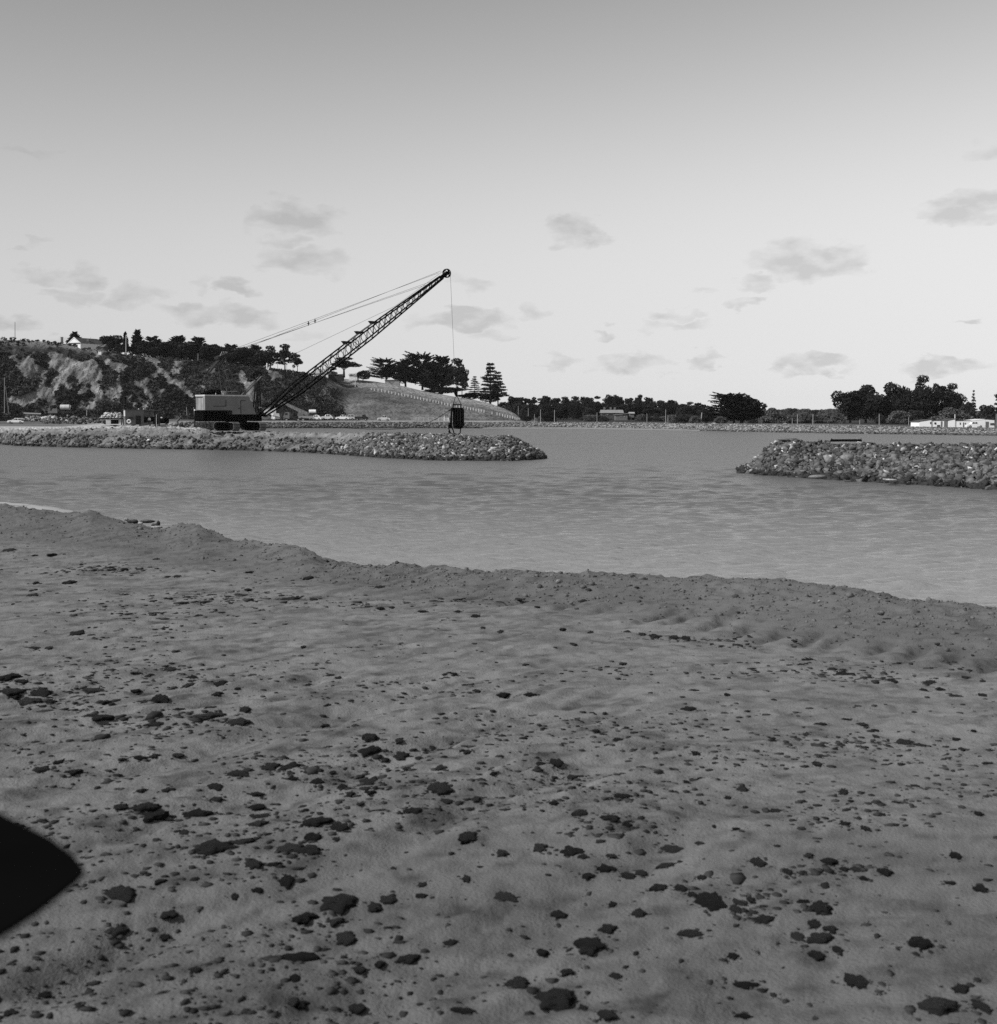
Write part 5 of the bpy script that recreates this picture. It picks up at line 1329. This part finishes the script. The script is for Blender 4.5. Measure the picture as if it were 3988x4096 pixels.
MB().box((1.6, -.5, .2), (2.6, .12, .5), Matrix.Rotation(R(-9), 3, 'Y')).build('ramp', M['steel'], e)
MB().tube((.1, 1, 2.8), (.3, 1, 3.0), .15, 8).tube((1.0, 1, 2.8), (1.2, 1, 3.0), .15, 8).build('roof_drum', M['offwhite'], e)
tag(e, 'open machine shelter with a flat roof and dark engine, right of the site office', 'shelter')
e = empty('oil_tank', at(655, 1696, 262), R(0))
MB().tube((-1.7, 0, .6), (.9, 0, .6), .55, 14).build('drum', M['black'], e, smooth=True); MB().box((-1.2, 0, .1), (.2, 1, .3)).box((.5, 0, .1), (.2, 1, .3)).build('cradle', M['dark'], e)
MB().box((-.4, 0, 1.2), (.3, .3, .25)).build('filler_cap', M['white'], e)
tag(e, 'black horizontal oil tank on the road right of the standing worker', 'tank')
e = empty('plant_trailer', at(452, 1698, 258), R(4))
MB().box((0, 0, .95), (2.2, 1.2, .08)).build('cover', M['midgrey'], e); MB().box((-.75, 0, .5), (.9, 1.1, .8)).build('box', M['offwhite'], e)
MB().box((.4, 0, .5), (1.1, 1.0, .8)).build('engine', M['black'], e); MB().tube((-1.4, -.3, .4), (-1.4, .3, .4), .38, 12).build('wheel', M['rubber'], e)
MB().tube((1.7, -.5, -.1), (1.8, -.5, 1.3), .12, 6).tube((2.05, -.5, -.1), (2.1, -.5, 1.25), .1, 6).build('stack_pipe', M['dark'], e)
tag(e, 'low plant trailer with a pale box end standing left of the site office', 'trailer')
for (px, yt, yb, D, lab, mm, rr0, ln) in [(622,1652,1704,250,'dark upright post between the worker and the oil tank','dark',.13,0),(626,1658,1700,252,'thin pale post hard against the dark upright post','offwhite',.05,0),(748,1628,1650,300,'slim pale stake behind the rear of the dragline, left of two','woodp',.06,-2),
        (778,1628,1660,300,'slim pale stake behind the rear of the dragline, right of two','woodp',.06,-3),(778,1664,1705,222,'stout dark mooring post just behind the dragline','dark',.16,2)]:
    pole(px, yt, yb, D, lab, rr0, mm, lean=ln, name='post', cat='post')
e = empty('timber_beam', at(706, 1698, 235)); MB().box((.3, 0, .6), (.16, .16, 2.6), Matrix.Rotation(R(38), 3, 'Y')).build('beam', M['dark'], e); MB().tube((-.6, .1, 0), (.9, .1, 1.5), .05, 5).build('strut', M['wood'], e)
tag(e, 'slanting dark timber beam propped on the breakwater left of the dragline', 'beam')
e = empty('pipe_rail', at(95, 1660, 430)); q = at(170, 1663, 430) - at(95, 1660, 430)
MB().tube((0, 0, .5), q + Vector((0, 0, .5)), .28, 8).build('pipe', M['midgrey'], e); MB().box((.2, 0, .1), (.3, .6, .6)).box(q + Vector((-.3, 0, .1)), (.3, .6, .6)).build('support', M['dark'], e)
tag(e, 'long grey pipe laid on supports in front of the tanker truck', 'pipe')
for (px, py, D, lab) in [(68,1652,428,'dark drum at the left end of the long grey pipe'),(170,1656,428,'dark drum at the right end of the long grey pipe')]:
    o = MB().tube((0, 0, -.2), (0, 0, .9), .42, 14).ring((0, 0, .5), (0, 0, 1), .42, .03, 14, 4).build('oil_drum', M['black']); o.location = at(px, py, D); tag(o, lab, 'drum')
# spoil heaps of stone between the road and the cliff
def spoil(px0, px1, ytop, ybase, D, seed, label, lo, hi, wh=.03, nobj=0):
    rs_ = np.random.default_rng(seed); a = at(px0, ybase, D); b_ = at(px1, ybase, D); w = b_.x - a.x; h = (ybase - ytop) * D / F
    e = empty('spoil_heap', (a + b_) / 2); n_ = int(w * 22)
    x = rs_.uniform(-w / 2, w / 2, n_); y = rs_.uniform(-h * 1.2, h * 1.2, n_)
    z = h * np.clip(1 - np.abs(y) / (h * 1.2), 0, 1) * (1 - np.abs(x / (w / 2)) ** 6) * (.75 + .5 * fbm(x * .5, y * .1, 2, seed))
    s = rs_.uniform(.15, .55, n_)
    scatter_mesh('rubble', rock_T, np.stack([x, y, z], 1), s[:, None] * rs_.uniform(.6, 1.1, (n_, 3)), rs_.uniform(0, 6.28, n_), M['rock'], e,
                 tone=np.where(rs_.random(n_) < wh, 2.2, rs_.uniform(lo, hi, n_)), tilt=.5, rs=rs_)
    return tag(e, label, 'heap')
spoil(180, 425, 1672, 1692, 300, 3, 'long low heap of dark broken stone behind the breakwater road', .3, .9)
spoil(85, 190, 1668, 1684, 330, 4, 'pale stony heap between the white wagon and the dark stone heap', .9, 1.5, .1)
spoil(175, 225, 1664, 1674, 310, 6, 'small heap of whitish rocks in front of the tanker truck', 1.4, 2.6, .3)
spoil(405, 490, 1650, 1672, 400, 5, 'bright white heap of crushed stone left of the site office', 2.2, 3.2, .2)
spoil(655, 800, 1690, 1722, 232, 7, 'grey rubble heap behind the rear of the dragline', .5, 1.2, .05)

def person(px, py, h_px, D, label, shirt='white'):
    e = empty('person', at(px, py, D), 0)
    def skin_obj(name, verts, edges, radii, m, sub=2):
        me = bpy.data.meshes.new(name); me.from_pydata(verts, edges, []); o = bpy.data.objects.new(name, me); link(o, e)
        md = o.modifiers.new('skin', 'SKIN'); 
        for i, r_ in enumerate(radii): me.skin_vertices[0].data[i].radius = (r_, r_ * .85)
        me.skin_vertices[0].data[0].use_root = True
        o.modifiers.new('sub', 'SUBSURF').levels = 1; o.modifiers['sub'].render_levels = sub
        me.materials.append(m); return o
    V = [(0,0,.95),(0,0,1.15),(0,0,1.38),(0,0,1.5),(0,-.01,1.6),(0,-.01,1.74), (.19,0,1.4),(.25,-.03,1.13),(.24,-.16,.9),(.24,-.22,.83), (-.19,0,1.4),(-.26,-.02,1.13),(-.27,-.1,.88),(-.27,-.13,.8),
         (.1,0,.88),(.12,-.02,.48),(.13,.02,.08),(.14,-.13,.04), (-.1,0,.88),(-.13,0,.48),(-.15,.03,.08),(-.16,-.12,.04)]
    E = [(0,1),(1,2),(2,3),(3,4),(4,5),(2,6),(6,7),(7,8),(8,9),(2,10),(10,11),(11,12),(12,13),(0,14),(14,15),(15,16),(16,17),(0,18),(18,19),(19,20),(20,21)]
    Rr = [.15,.14,.16,.06,.1,.085,.07,.05,.035,.04,.07,.05,.035,.04,.1,.07,.045,.04,.1,.07,.045,.04]
    me = bpy.data.meshes.new('body'); 
    def mk(name, V, E, Rr, m):
        me = bpy.data.meshes.new(name); me.from_pydata(V, E, []); o = bpy.data.objects.new(name, me); link(o, e)
        o.modifiers.new('skin', 'SKIN')
        if not me.skin_vertices:
            import bmesh
            bm = bmesh.new(); bm.from_mesh(me); bm.verts.layers.skin.verify(); bm.to_mesh(me); bm.free()
        for i, r_ in enumerate(Rr): me.skin_vertices[0].data[i].radius = (r_, r_ * .85)
        me.skin_vertices[0].data[0].use_root = True
        s = o.modifiers.new('sub', 'SUBSURF'); s.levels = 1; s.render_levels = 2
        me.materials.append(m); return o
    mk('body', V, E, Rr, M['skin'])
    mk('shirt', [(0,0,.98),(0,0,1.15),(0,0,1.4),(.19,0,1.41),(.25,-.03,1.13),(.245,-.1,1.0),(-.19,0,1.41),(-.26,-.02,1.13),(-.265,-.07,1.0)], [(0,1),(1,2),(2,3),(3,4),(4,5),(2,6),(6,7),(7,8)], [.175,.165,.18,.09,.07,.055,.09,.07,.055], M[shirt])
    mk('trousers', [(0,0,.95),(.1,0,.88),(.12,-.02,.48),(.13,.02,.12),(-.1,0,.88),(-.13,0,.48),(-.15,.03,.12)], [(0,1),(1,2),(2,3),(0,4),(4,5),(5,6)], [.165,.12,.09,.07,.12,.09,.07], M['cloth_dark'])
    MB().tube((0, .0, 1.72), (0, 0, 1.84), .1, 10, .07).build('hair', M['cloth_dark'], e, smooth=True)
    s = h_px * D / F / 1.84; e.scale = (s, s, s)
    return tag(e, label, 'person')
person(598, 1701, 36, 252, 'worker in a white shirt and dark trousers standing by the machine shelter')
person(1088, 1686, 20, 486, 'small figure in a pale shirt beside the quay shed', 'offwhite')

# ------------------------------------------------------------------ dragline
PHI = R(35)
DL = at(946, 1723, 194)
dl = empty('dragline', DL, PHI)
tag(dl, 'dragline excavator with a grey cab and long lattice boom on the breakwater', 'excavator')
Wh = 1.6
body = MB().prism([(-5.3, 2.85), (1.15, 2.85), (1.15, 2.3), (2.1, 2.3), (1.3, 4.85), (-5.3, 4.85)][::1], -Wh, Wh)
body = MB().prism([(-5.3, 2.87), (-1.3, 2.87), (-1.3, 2.32), (2.3, 2.32), (1.25, 4.85), (-5.3, 4.85)], -Wh, Wh).build('machinery_house', M['house_paint'], dl)
MB().box((-2.0, 0, 4.93), (6.8, 2 * Wh + .2, .2)).build('roof', M['tin'], dl)
MB().box((-5.33, 0, 3.86), (.05, 2 * Wh - .1, 1.9)).build('sunlit_rear', M['midgrey'], dl)  # rear face in lighter grey, sunlight on it put into the paint
for y_ in (-1.2, -.3, .9, 1.3): MB().box((-5.37, y_, 3.8), (.03, .06, 1.7)).build('rear_rib', M['grey'], dl)
MB().box((-5.37, .25, 4.68), (.04, 2.3, .1)).build('rear_vent', M['dark'], dl)
yy = -Wh - .02
MB().box((-3.2, yy, 3.45), (1.9, .05, .07)).box((-2.25, yy, 3.85), (.07, .05, .87)).build('hatch_outline', M['dark'], body)
MB().box((-.02, yy, 3.3), (.07, .05, 1.9)).box((.35, yy, 4.25), (.7, .05, .07)).build('door_outline', M['dark'], body)
MB().box((-.3, yy - .02, 3.15), (.12, .08, .12)).build('door_handle', M['black'], body)
MB().box((-3.75, 0, 2.1), (3.3, 2 * Wh + .3, 1.5)).box((-5.35, 0, 2.15), (.5, 2 * Wh + .1, 1.3)).build('counterweight', M['black'], dl)
MB().box((-5.68, 1.0, 2.92), (.3, .3, .16)).build('lamp', M['white'], dl)
MB().box((.2, 0, 1.9), (4.6, 2 * Wh + .1, .8)).box((2.9, 0, 1.8), (1.2, 1.8, .9)).build('turntable_deck', M['black'], dl)
MB().tube((0, 0, 1.1), (0, 0, 1.55), 1.5, 20).build('slew_ring', M['black'], dl)
# roof gear
MB().tube((-4.9, -.4, 5.2), (-2.6, -.4, 5.35), .33, 12).tube((-5.3, 0, 5.1), (-4.3, 0, 5.15), .16, 8).tube((-3.9, .3, 5.4), (-2.2, .3, 5.4), .38, 12).build('exhaust_drum', M['black'], dl)
MB().box((-1.9, .2, 5.35), (.7, .7, .5)).build('roof_box', M['offwhite'], dl)
MB().box((-.9, 0, 5.12), (2.0, 1.8, .24)).build('roof_hatch', M['steel'], dl)
for x_ in (-3.7, -2.6): MB().tube((x_, -1.5, 4.95), (x_, -1.5, 5.3), .04, 5).build('handrail_post', M['offwhite'], dl)
# gantry A-frame
GT = Vector((-1.9, 0, 10.3))
gfr = MB(); 
gm = M['steel']
for s in (-1, 1):
    MB().tube((0.1, s * 1.1, 4.9), GT + Vector((0, s * .55, 0)), .13, 6).build('gantry_leg', gm, dl)
    MB().tube((-1.7, s * 1.0, 4.9), GT + Vector((-.5, s * .5, -.5)), .07, 6).build('gantry_leg', gm, dl)
    for k in range(6):
        a = k / 6; b_ = (k + 1) / 6
        F0 = Vector((.1, s * 1.1, 4.9)); F1 = GT + Vector((0, s * .55, 0)); B0 = Vector((-1.7, s * 1.0, 4.9)); B1 = GT + Vector((-.5, s * .5, -.5))
        MB().tube(F0.lerp(F1, a), B0.lerp(B1, b_), .05, 5).build('gantry_brace', gm, dl)
for q in (.12, .42, .7): 
    F0 = Vector((.1, -1.1, 4.9)); F1 = GT + Vector((0, -.55, 0)); B0 = Vector((-1.7, -1.0, 4.9)); B1 = GT + Vector((-.5, -.5, -.5))
    MB().tube(F0.lerp(F1, q), B0.lerp(B1, q), .06, 5).build('gantry_rung', M['midgrey'], dl)
hd = MB().box(GT + Vector((-.3, 0, .1)), (1.5, 1.5, .35), Matrix.Rotation(R(-20), 3, 'Y')).build('gantry_head', M['dark'], dl)
for k in range(4): MB().tube(GT + Vector((-.1 - .25 * k, -.7, -.1)), GT + Vector((.35 - .25 * k, -.7, .75)), .05, 5).build('sheave_guard', M['midgrey'], hd)
for s in (-.5, .5): MB().tube(GT + Vector((-.2, s, .1)), GT + Vector((-2.3, s, -2.2)), .12, 6).build('gantry_backstay', M['dark'], dl)
MB().box(GT + Vector((-1.3, 0, -1.1)), (1.6, 1.0, .1), Matrix.Rotation(R(-46), 3, 'Y')).build('rope_cradle', M['dark'], dl)
# fairlead mast at the boom foot
FM = Vector((3.35, 0, 7.7))
for s in (-.45, .45):
    MB().tube((3.6, s, 2.6), FM + Vector((.1, s * .7, -.4)), .13, 6).build('mast_leg', M['dark'], dl)
    MB().tube((2.75, s, 2.6), FM + Vector((-.1, s * .7, -.4)), .11, 6).build('mast_leg', M['dark'], dl)
    MB().tube((1.0, s, 5.0), FM + Vector((.4, s, 0)), .09, 6).build('mast_stay', M['grey'], dl)
sh = MB().ring(FM + Vector((0, 0, .1)), (0, 1, 0), .62, .08, 22, 5)
for k in range(5): 
    a = k * math.pi / 5; sh.tube(FM + Vector((math.cos(a) * .6, 0, .1 + math.sin(a) * .6)), FM + Vector((-math.cos(a) * .6, 0, .1 - math.sin(a) * .6)), .03, 4)
sh.build('mast_sheave', M['black'], dl)
MB().box((3.4, -.6, 3.3), (.5, .1, .1)).build('bracket', M['offwhite'], dl)
# boom
inv_w = Matrix.Translation(-DL); Rz = Matrix.Rotation(-PHI, 3, 'Z')
def tolocal(p): return Rz @ (p - DL)
foot = Vector((4.0, 0, 2.15))
fw = Matrix.Rotation(PHI, 3, 'Z') @ foot + DL
dvec = Vector((math.cos(PHI), math.sin(PHI), 0))
rt_ = at(1787, 1093, 100); ratio = rt_.x / rt_.y
rlen = (ratio * fw.y - fw.x) / (dvec.x - ratio * dvec.y)
tipw = fw + dvec * rlen; tipw.z = at(1787, 1093, tipw.y).z
tip = tolocal(tipw)
ax = (tip - foot); BL = ax.length; ax.normalize(); lat = Vector((0, 1, 0)); upv = ax.cross(lat) * -1
if upv.z < 0: upv = -upv
boom = MB().tube(foot + Vector((0, -1.0, 0)), foot + Vector((0, 1.0, 0)), .16, 8).build('boom', M['black'], dl)
def bd_(t): return np.interp(t, [0, .1, .18, .55, .95, 1], [.25, 1.0, 1.55, 1.5, .5, .35])
def bw_(t): return np.interp(t, [0, .1, .18, .55, .95, 1], [1.7, 1.6, 1.6, 1.5, .6, .5])
def node(t, su, sl): return foot + ax * (BL * t) + upv * (su * bd_(t) / 2) + lat * (sl * bw_(t) / 2)
stations = [0, .1, .18] + list(np.linspace(.18, .55, 10)[1:]) + list(np.linspace(.55, .97, 14)[1:])
for su in (-1, 1):
    for sl in (-1, 1):
        c = MB()
        for a, b_ in zip(stations[:-1], stations[1:]): c.tube(node(a, su, sl), node(b_, su, sl), .115, 6)
        c.build('chord', M['black'], boom)
for i, (a, b_) in enumerate(zip(stations[:-1], stations[1:])):
    if i == 0: continue
    rr0 = .048
    for sl in (-1, 1):
        MB().tube(node(a, -1, sl), node(b_, 1, sl), rr0, 5).build('lattice_brace', M['dark'], boom)
        MB().tube(node(b_, 1, sl), node(b_, -1, sl), rr0, 5).build('lattice_brace', M['dark'], boom)
    for su in (-1, 1):
        MB().tube(node(a, su, -1), node(b_, su, 1), rr0, 5).build('lattice_brace', M['dark'], boom)
for t_ in (.34, .5, .64):
    pass
for t_ in (.30, .46):       # splice frames with crossed bracing
    for dt in (0, .028):
        MB().tube(node(t_ + dt, -1, -1), node(t_ + dt, 1, 1), .06, 5).tube(node(t_ + dt, 1, -1), node(t_ + dt, -1, 1), .06, 5).build('splice_frame', M['dark'], boom)
for t_ in (.455, .525, .60):
    p = foot + ax * (BL * t_) + upv * (bd_(t_) / 2 + .22)
    MB().add([p + Vector((-.75, -.4, .18)), p + Vector((-.75, .4, .18)), p + Vector((.8, .4, .12)), p + Vector((.8, -.4, .12)), p + Vector((-.3, -.4, -.3)), p + Vector((-.3, .4, -.3))],
             [(0,1,2,3), (0,4,5,1), (4,3,2,5), (0,3,4), (1,5,2)]).build('roller_bracket', M['dark'], boom)
w0 = foot + ax * (BL * .47) + upv * (bd_(.5) / 2 + .16); w1_ = foot + ax * (BL * .60) + upv * (bd_(.6) / 2 + .16)
MB().add([w0 - lat * .35, w0 + lat * .35, w1_ + lat * .35, w1_ - lat * .35, w0 - lat * .35 + upv * .06, w0 + lat * .35 + upv * .06, w1_ + lat * .35 + upv * .06, w1_ - lat * .35 + upv * .06], [(0,1,2,3), (4,7,6,5), (0,4,5,1), (2,6,7,3), (0,3,7,4), (1,5,6,2)]).build('walkway', M['steel'], boom)
hs = MB()
for s in (-.16, .16): hs.ring(tip + Vector((0, s, 0)), (0, 1, 0), .62, .085, 26, 5)
for k in range(3):
    a = k * math.pi / 3 + .2
    hs.tube(tip + Vector((math.cos(a) * .6, -.16, math.sin(a) * .6)), tip + Vector((-math.cos(a) * .6, -.16, -math.sin(a) * .6)), .06, 5)
hs.build('head_sheave', M['black'], boom)
MB().box(tip - ax * .55, (1.6, .75, .42), ax.to_track_quat('X', 'Z').to_matrix()).build('boom_head', M['black'], boom)
# ropes
RP = M['dark']
def rope(name, pts, r, parent=dl, m=RP): return MB().path(pts, r, 5).build(name, m, parent)
gh = GT + Vector((.2, 0, .2))
for k, s in enumerate((-.5, -.2, .2, .5)):
    tt_ = tip + Vector((-.7 - abs(s) * 1.2, s * .6, .25 - (k % 2) * .25)) if k in (0, 3) else tip - ax * (2.2 + k) + upv * .5 + lat * s
    rope('pendant_rope', [gh + Vector((0, s * 1.4, .12 * k)), tt_], .022)
for q in (.355, .384):
    c0 = gh.lerp(tip, q)
    MB().box(c0 + Vector((0, 0, .15)), (.07, .7, .1)).box(c0 + Vector((0, 0, .15)), (.1, .1, .6)).build('pendant_spreader', M['black'], dl)
rope('hoist_rope', [FM + Vector((0, 0, .7)), foot + ax * (BL * .72) + upv * (bd_(.72) / 2 + .3), tip + upv * .62], .02)
# bucket (hangs free: a thing of its own)
bpos = at(1838, 1735, tipw.y)
bk = empty('dragline_bucket', bpos, R(0))
tag(bk, 'black dragline bucket hanging from the boom rope above the channel', 'bucket')
hoist_end = bpos + Vector((-.55, 0, (1735 - 1588) * tipw.y / F + .6))
he = at(1822, 1572, tipw.y)
rope('hoist_rope', [tip + Vector((.66, 0, 0)), tolocal(he)], .022)
K_ = tipw.y / F
def bp_(px, py, dy=0.0):
    p = at(px, py, bpos.y) - bpos; return Vector((p.x, dy, p.z))
bkb = MB()
for (x0, x1, y0, y1) in [(1803, 1850, 0, 0)]:
    pass
sh_ = [(1803,1631),(1850,1631),(1856,1640),(1856,1690),(1859,1698),(1850,1712),(1842,1716),(1815,1714),(1812,1700),(1811,1680),(1812,1650)]
pl = [bp_(a, b_) for a, b_ in sh_]
MB().prism([(p.x, p.z) for p in pl], -.85, .85).build('shell', M['black'], bk)
MB().prism([(bp_(a, b_).x, bp_(a, b_).z) for a, b_ in [(1804,1640),(1809,1640),(1809,1700),(1812,1714),(1793,1713),(1793,1702),(1800,1690)]], -.75, -.35).build('side_plate', M['black'], bk)
for k, px in enumerate((1822, 1832, 1842)): MB().box(bp_(px, 1672, -.9), (.08, .12, 2.4)).build('rib', M['dark'], bk)
for (pa, pb, pc) in [((1794,1712),(1803,1733),(1816,1737)), ((1810,1714),(1816,1733),(1816,1737)), ((1811,1714),(1817,1734),(1830,1738)), ((1843,1712),(1841,1732),(1830,1738))]:
    MB().path([bp_(*pa, dy=-.3), bp_(*pb, dy=-.3), bp_(*pc, dy=-.3)], .085, 6).build('arch_bail', M['black'], bk)
for k in range(3):
    MB().box(bp_(1796 + k * 4, 1727 + k * 4, -.3), (.16, .16, .35)).build('tooth', M['black'], bk)
MB().box(bp_(1828.5, 1619), (33 * K_, .22, .17)).build('spreader_bar', M['black'], bk)
for (a, b_) in [((1812, 1631), (1813, 1617)), ((1845, 1631), (1844, 1617))]: MB().tube(bp_(*a), bp_(*b_), .1, 6).build('lower_link', M['black'], bk)
for (a, b_) in [((1813, 1619), (1821, 1588)), ((1844, 1617), (1830, 1588))]: MB().tube(bp_(*a), bp_(*b_), .06, 6).build('hoist_chain', M['black'], bk)
MB().prism([(bp_(a, b_).x, bp_(a, b_).z) for a, b_ in [(1822,1552),(1826,1566),(1827,1580),(1824,1588),(1820,1582),(1816,1573),(1819,1562)]], -.2, .2).build('hoist_block', M['black'], bk)
MB().path([bp_(1852, 1690), bp_(1858, 1704), bp_(1866, 1706), bp_(1872, 1700)], .03, 5).build('loose_chain', M['steel'], bk)
MB().path([bp_(1806, 1638), bp_(1797, 1642), bp_(1794, 1644)], .1, 5).build('drag_hitch', M['black'], bk)
# drag rope sagging over the water between fairlead and bucket
dr = []
fl = Matrix.Rotation(PHI, 3, 'Z') @ Vector((4.0, -.2, 2.3)) + DL
ctrl = [(1062,1642),(1120,1668),(1230,1693),(1300,1704),(1380,1712),(1470,1716),(1560,1717),(1640,1712),(1700,1697),(1750,1673),(1797,1642)]
D0, D1 = fl.y, bpos.y
for i, (a, b_) in enumerate(ctrl): dr.append(tolocal(at(a, b_, D0 + (D1 - D0) * (a - 1062) / (1797 - 1062))))
dr[0] = tolocal(fl)
rope('drag_rope', dr, .045)
# crawler tracks
BETA = -R(50)
tr0 = tolocal(at(960, 1724, 194)); tr0.z = 0
Rb = Matrix.Rotation(BETA - PHI, 3, 'Z')
for s in (-1, 1):
    Lt, wt, ht = 5.8, 1.0, 1.25
    def TP(x, y, z): return tr0 + Rb @ Vector((x, y, z))
    fr = MB()
    prof = []
    r_ = ht / 2 - .12
    for k in range(9):
        a = math.pi / 2 - math.pi * k / 8; prof.append((Lt / 2 - ht / 2 + math.cos(a) * r_, ht / 2 + math.sin(a) * r_))
    for k in range(9):
        a = -math.pi / 2 - math.pi * k / 8; prof.append((-Lt / 2 + ht / 2 + math.cos(a) * r_, ht / 2 + math.sin(a) * r_))
    n_ = len(prof); vs = [TP(x, s * 2.1 - wt * .42, z) for x, z in prof] + [TP(x, s * 2.1 + wt * .42, z) for x, z in prof]
    tk = MB().add(vs, [tuple(range(n_)), tuple(range(2 * n_ - 1, n_ - 1, -1))] + [(i, i + n_, (i + 1) % n_ + n_, (i + 1) % n_) for i in range(n_)]).build('crawler_track', M['black'], dl)
    per = []
    tot_l = 2 * (Lt - ht) + math.pi * (ht - .1); ns = 26
    for k in range(ns):
        d_ = tot_l * k / ns; rad = ht / 2 - .05
        if d_ < Lt - ht: x, z, ang = -Lt / 2 + ht / 2 + d_, ht - .05, 0
        elif d_ < Lt - ht + math.pi * rad: q = (d_ - (Lt - ht)) / rad; x, z, ang = Lt / 2 - ht / 2 + math.sin(q) * rad, ht / 2 + math.cos(q) * rad, q
        elif d_ < 2 * (Lt - ht) + math.pi * rad: x, z, ang = Lt / 2 - ht / 2 - (d_ - (Lt - ht) - math.pi * rad), .05, math.pi
        else: q = math.pi + (d_ - 2 * (Lt - ht) - math.pi * rad) / rad; x, z, ang = -Lt / 2 + ht / 2 + math.sin(q) * rad, ht / 2 + math.cos(q) * rad, q
        MB().box(TP(x, s * 2.1, z), (tot_l / ns * .88, wt, .1), Rb @ Matrix.Rotation(ang, 3, 'Y')).build('track_shoe', M['mud_pad'], tk)
MB().box(tr0 + Vector((0, 0, .75)), (2.6, 4.0, .6), Rb).build('car_body', M['black'], dl)

# ------------------------------------------------------------------ floating pontoon right
e = empty('pontoon', at(3384, 1765, 243))
w = 122 * 243 / F
MB().box((0, 0, .05), (w, .9, .34)).build('hull', M['black'], e)
for k in range(9): MB().box((-w / 2 + w * (k + .5) / 9, 0, .28), (w / 9 * .7, .8, .16)).build('deck_plank', M['black'], e)
for x_ in (-w / 2 + .1, w / 2 - .1): MB().tube((x_, -.3, .2), (x_, -.3, .5), .08, 6).build('bollard', M['black'], e)
tag(e, 'low black pontoon floating behind the right-hand breakwater', 'pontoon')

# ------------------------------------------------------------------ rocks on the sand bank
def bankrock(px, py, w, h, tone, seed, label, flat=.6, D=None):
    p = onz(px, py, 2.9)
    for _ in range(4): p = onz(px, py + h * .3, float(sand_z(p.x, p.y)))
    if D: p = at(px, py, D)
    V, Fs = ico_rock(seed, 2, 1, .35); d = p.y
    o = add_mesh('stone', V, Fs, M['rock'], attrs={'tone': tone + .6 * (V[:, 2] > .55)}, smooth=False)  # upper faces lightened in tone to stand for sun on the stones
    o.location = p; o.scale = (w * d / F / 2, w * d / F / 2.4, h * d / F / 2); return tag(o, label, 'stone')
D_ = 26.0
bankrock(530, 2086, 44, 22, .25, 1, 'dark hump-backed stone at the lip of the bank, left of the flat black slab', D=26.3)
bankrock(590, 2085, 58, 14, .2, 2, 'flat black slab balanced on the lip of the bank', D=26.5)
bankrock(622, 2100, 34, 16, .3, 3, 'dark stone with a pointed tip at the lip of the bank', D=26.2)
o = bankrock(634, 2094, 16, 26, .2, 4, 'small upright black splinter of stone beside the pointed stone', D=26.1)
bankrock(628, 2109, 44, 12, 1.6, 5, 'pale wedge of stone below the pointed dark stone on the bank', D=25.6)
bankrock(562, 2093, 24, 14, 2.2, 6, 'white stone chip between the hump-backed stone and the black slab', D=26.2)
bankrock(505, 2078, 20, 12, 1.4, 7, 'small pale pebble left of the hump-backed stone', D=26.6)
bankrock(2232, 2322, 24, 20, 1.3, 8, 'round pale stone on the bank below the middle of the water edge')
bankrock(3525, 2446, 34, 20, .6, 9, 'grey angular stone on the right part of the bank')
bankrock(3370, 2396, 30, 14, 1.0, 10, 'pale flat stone near the water edge right of centre')
bankrock(3276, 2402, 14, 10, 2.2, 11, 'tiny white stone left of the pale flat stone on the bank')
bankrock(3750, 2570, 22, 16, .3, 12, 'dark small stone among the tyre marks at the right')

# pale low strip at the waterline beyond the bank, left
P0 = [onz(a, b_, .06) for a, b_ in [(-500,1985),(0,1992),(150,2008),(290,2034),(330,2060)]]
P1 = [onz(a, b_, .06) for a, b_ in [(-500,2100),(0,2090),(150,2100),(290,2110),(330,2115)]]
V = [p for p in P0] + [p for p in P1]
for p in V[:5]: p.z = -.03
V2 = [(a + (b_ - a) * .25) for a, b_ in zip(P0, P1)]
for p in V2: p.z = .09
Vall = np.array([tuple(v) for v in P0 + V2 + P1])
add_mesh('pale_strip', Vall, grid_faces(3, 5), mat('pale_strip_grey', .33, .42, 1, .8), smooth=True, kind='structure')

# ------------------------------------------------------------------ dark sheet-metal corner close to the camera
zc = 4.52
pts = [(338,3478),(300,3425),(200,3350),(0,3252),(-300,3105),(-900,2850),(-1200,3400),(-900,4000),(-260,3880),(0,3735),(150,3640),(250,3560),(310,3512)]
PP = [onz(a, b_, zc) for a, b_ in pts]
o0 = Vector((-.75, 1.3, 2.7))
e = empty('metal_panel', o0)
n_ = len(PP); vs = [p - o0 for p in PP] + [p - o0 - Vector((0, 0, .004)) for p in PP]
MB().add(vs, [tuple(range(n_)), tuple(range(2 * n_ - 1, n_ - 1, -1))] + [(i, (i + 1) % n_, (i + 1) % n_ + n_, i + n_) for i in range(n_)]).build('sheet', M['black'], e)
for a, b_ in [(-650, 3250), (-650, 3650)]:
    p = onz(a, b_, zc) - o0; MB().tube((p.x, p.y, -.1), (p.x, p.y, p.z - .04), .03, 8).build('leg', M['black'], e)
tag(e, 'black out-of-focus corner of sheet metal jutting in at the lower left', 'metal panel')

# ------------------------------------------------------------------ haze
mh = bpy.data.materials.new('haze'); mh.use_nodes = True
th_ = mh.node_tree; th_.nodes.clear()
pv = th_.nodes.new('ShaderNodeVolumePrincipled'); oh = th_.nodes.new('ShaderNodeOutputMaterial')
pv.inputs['Color'].default_value = g(.95); pv.inputs['Density'].default_value = 0.00003
th_.links.new(pv.outputs[0], oh.inputs['Volume'])
hz = MB().box((0, 1600, 25), (9600, 4400, 62)).build('haze', mh)
tag(hz, kind='stuff')
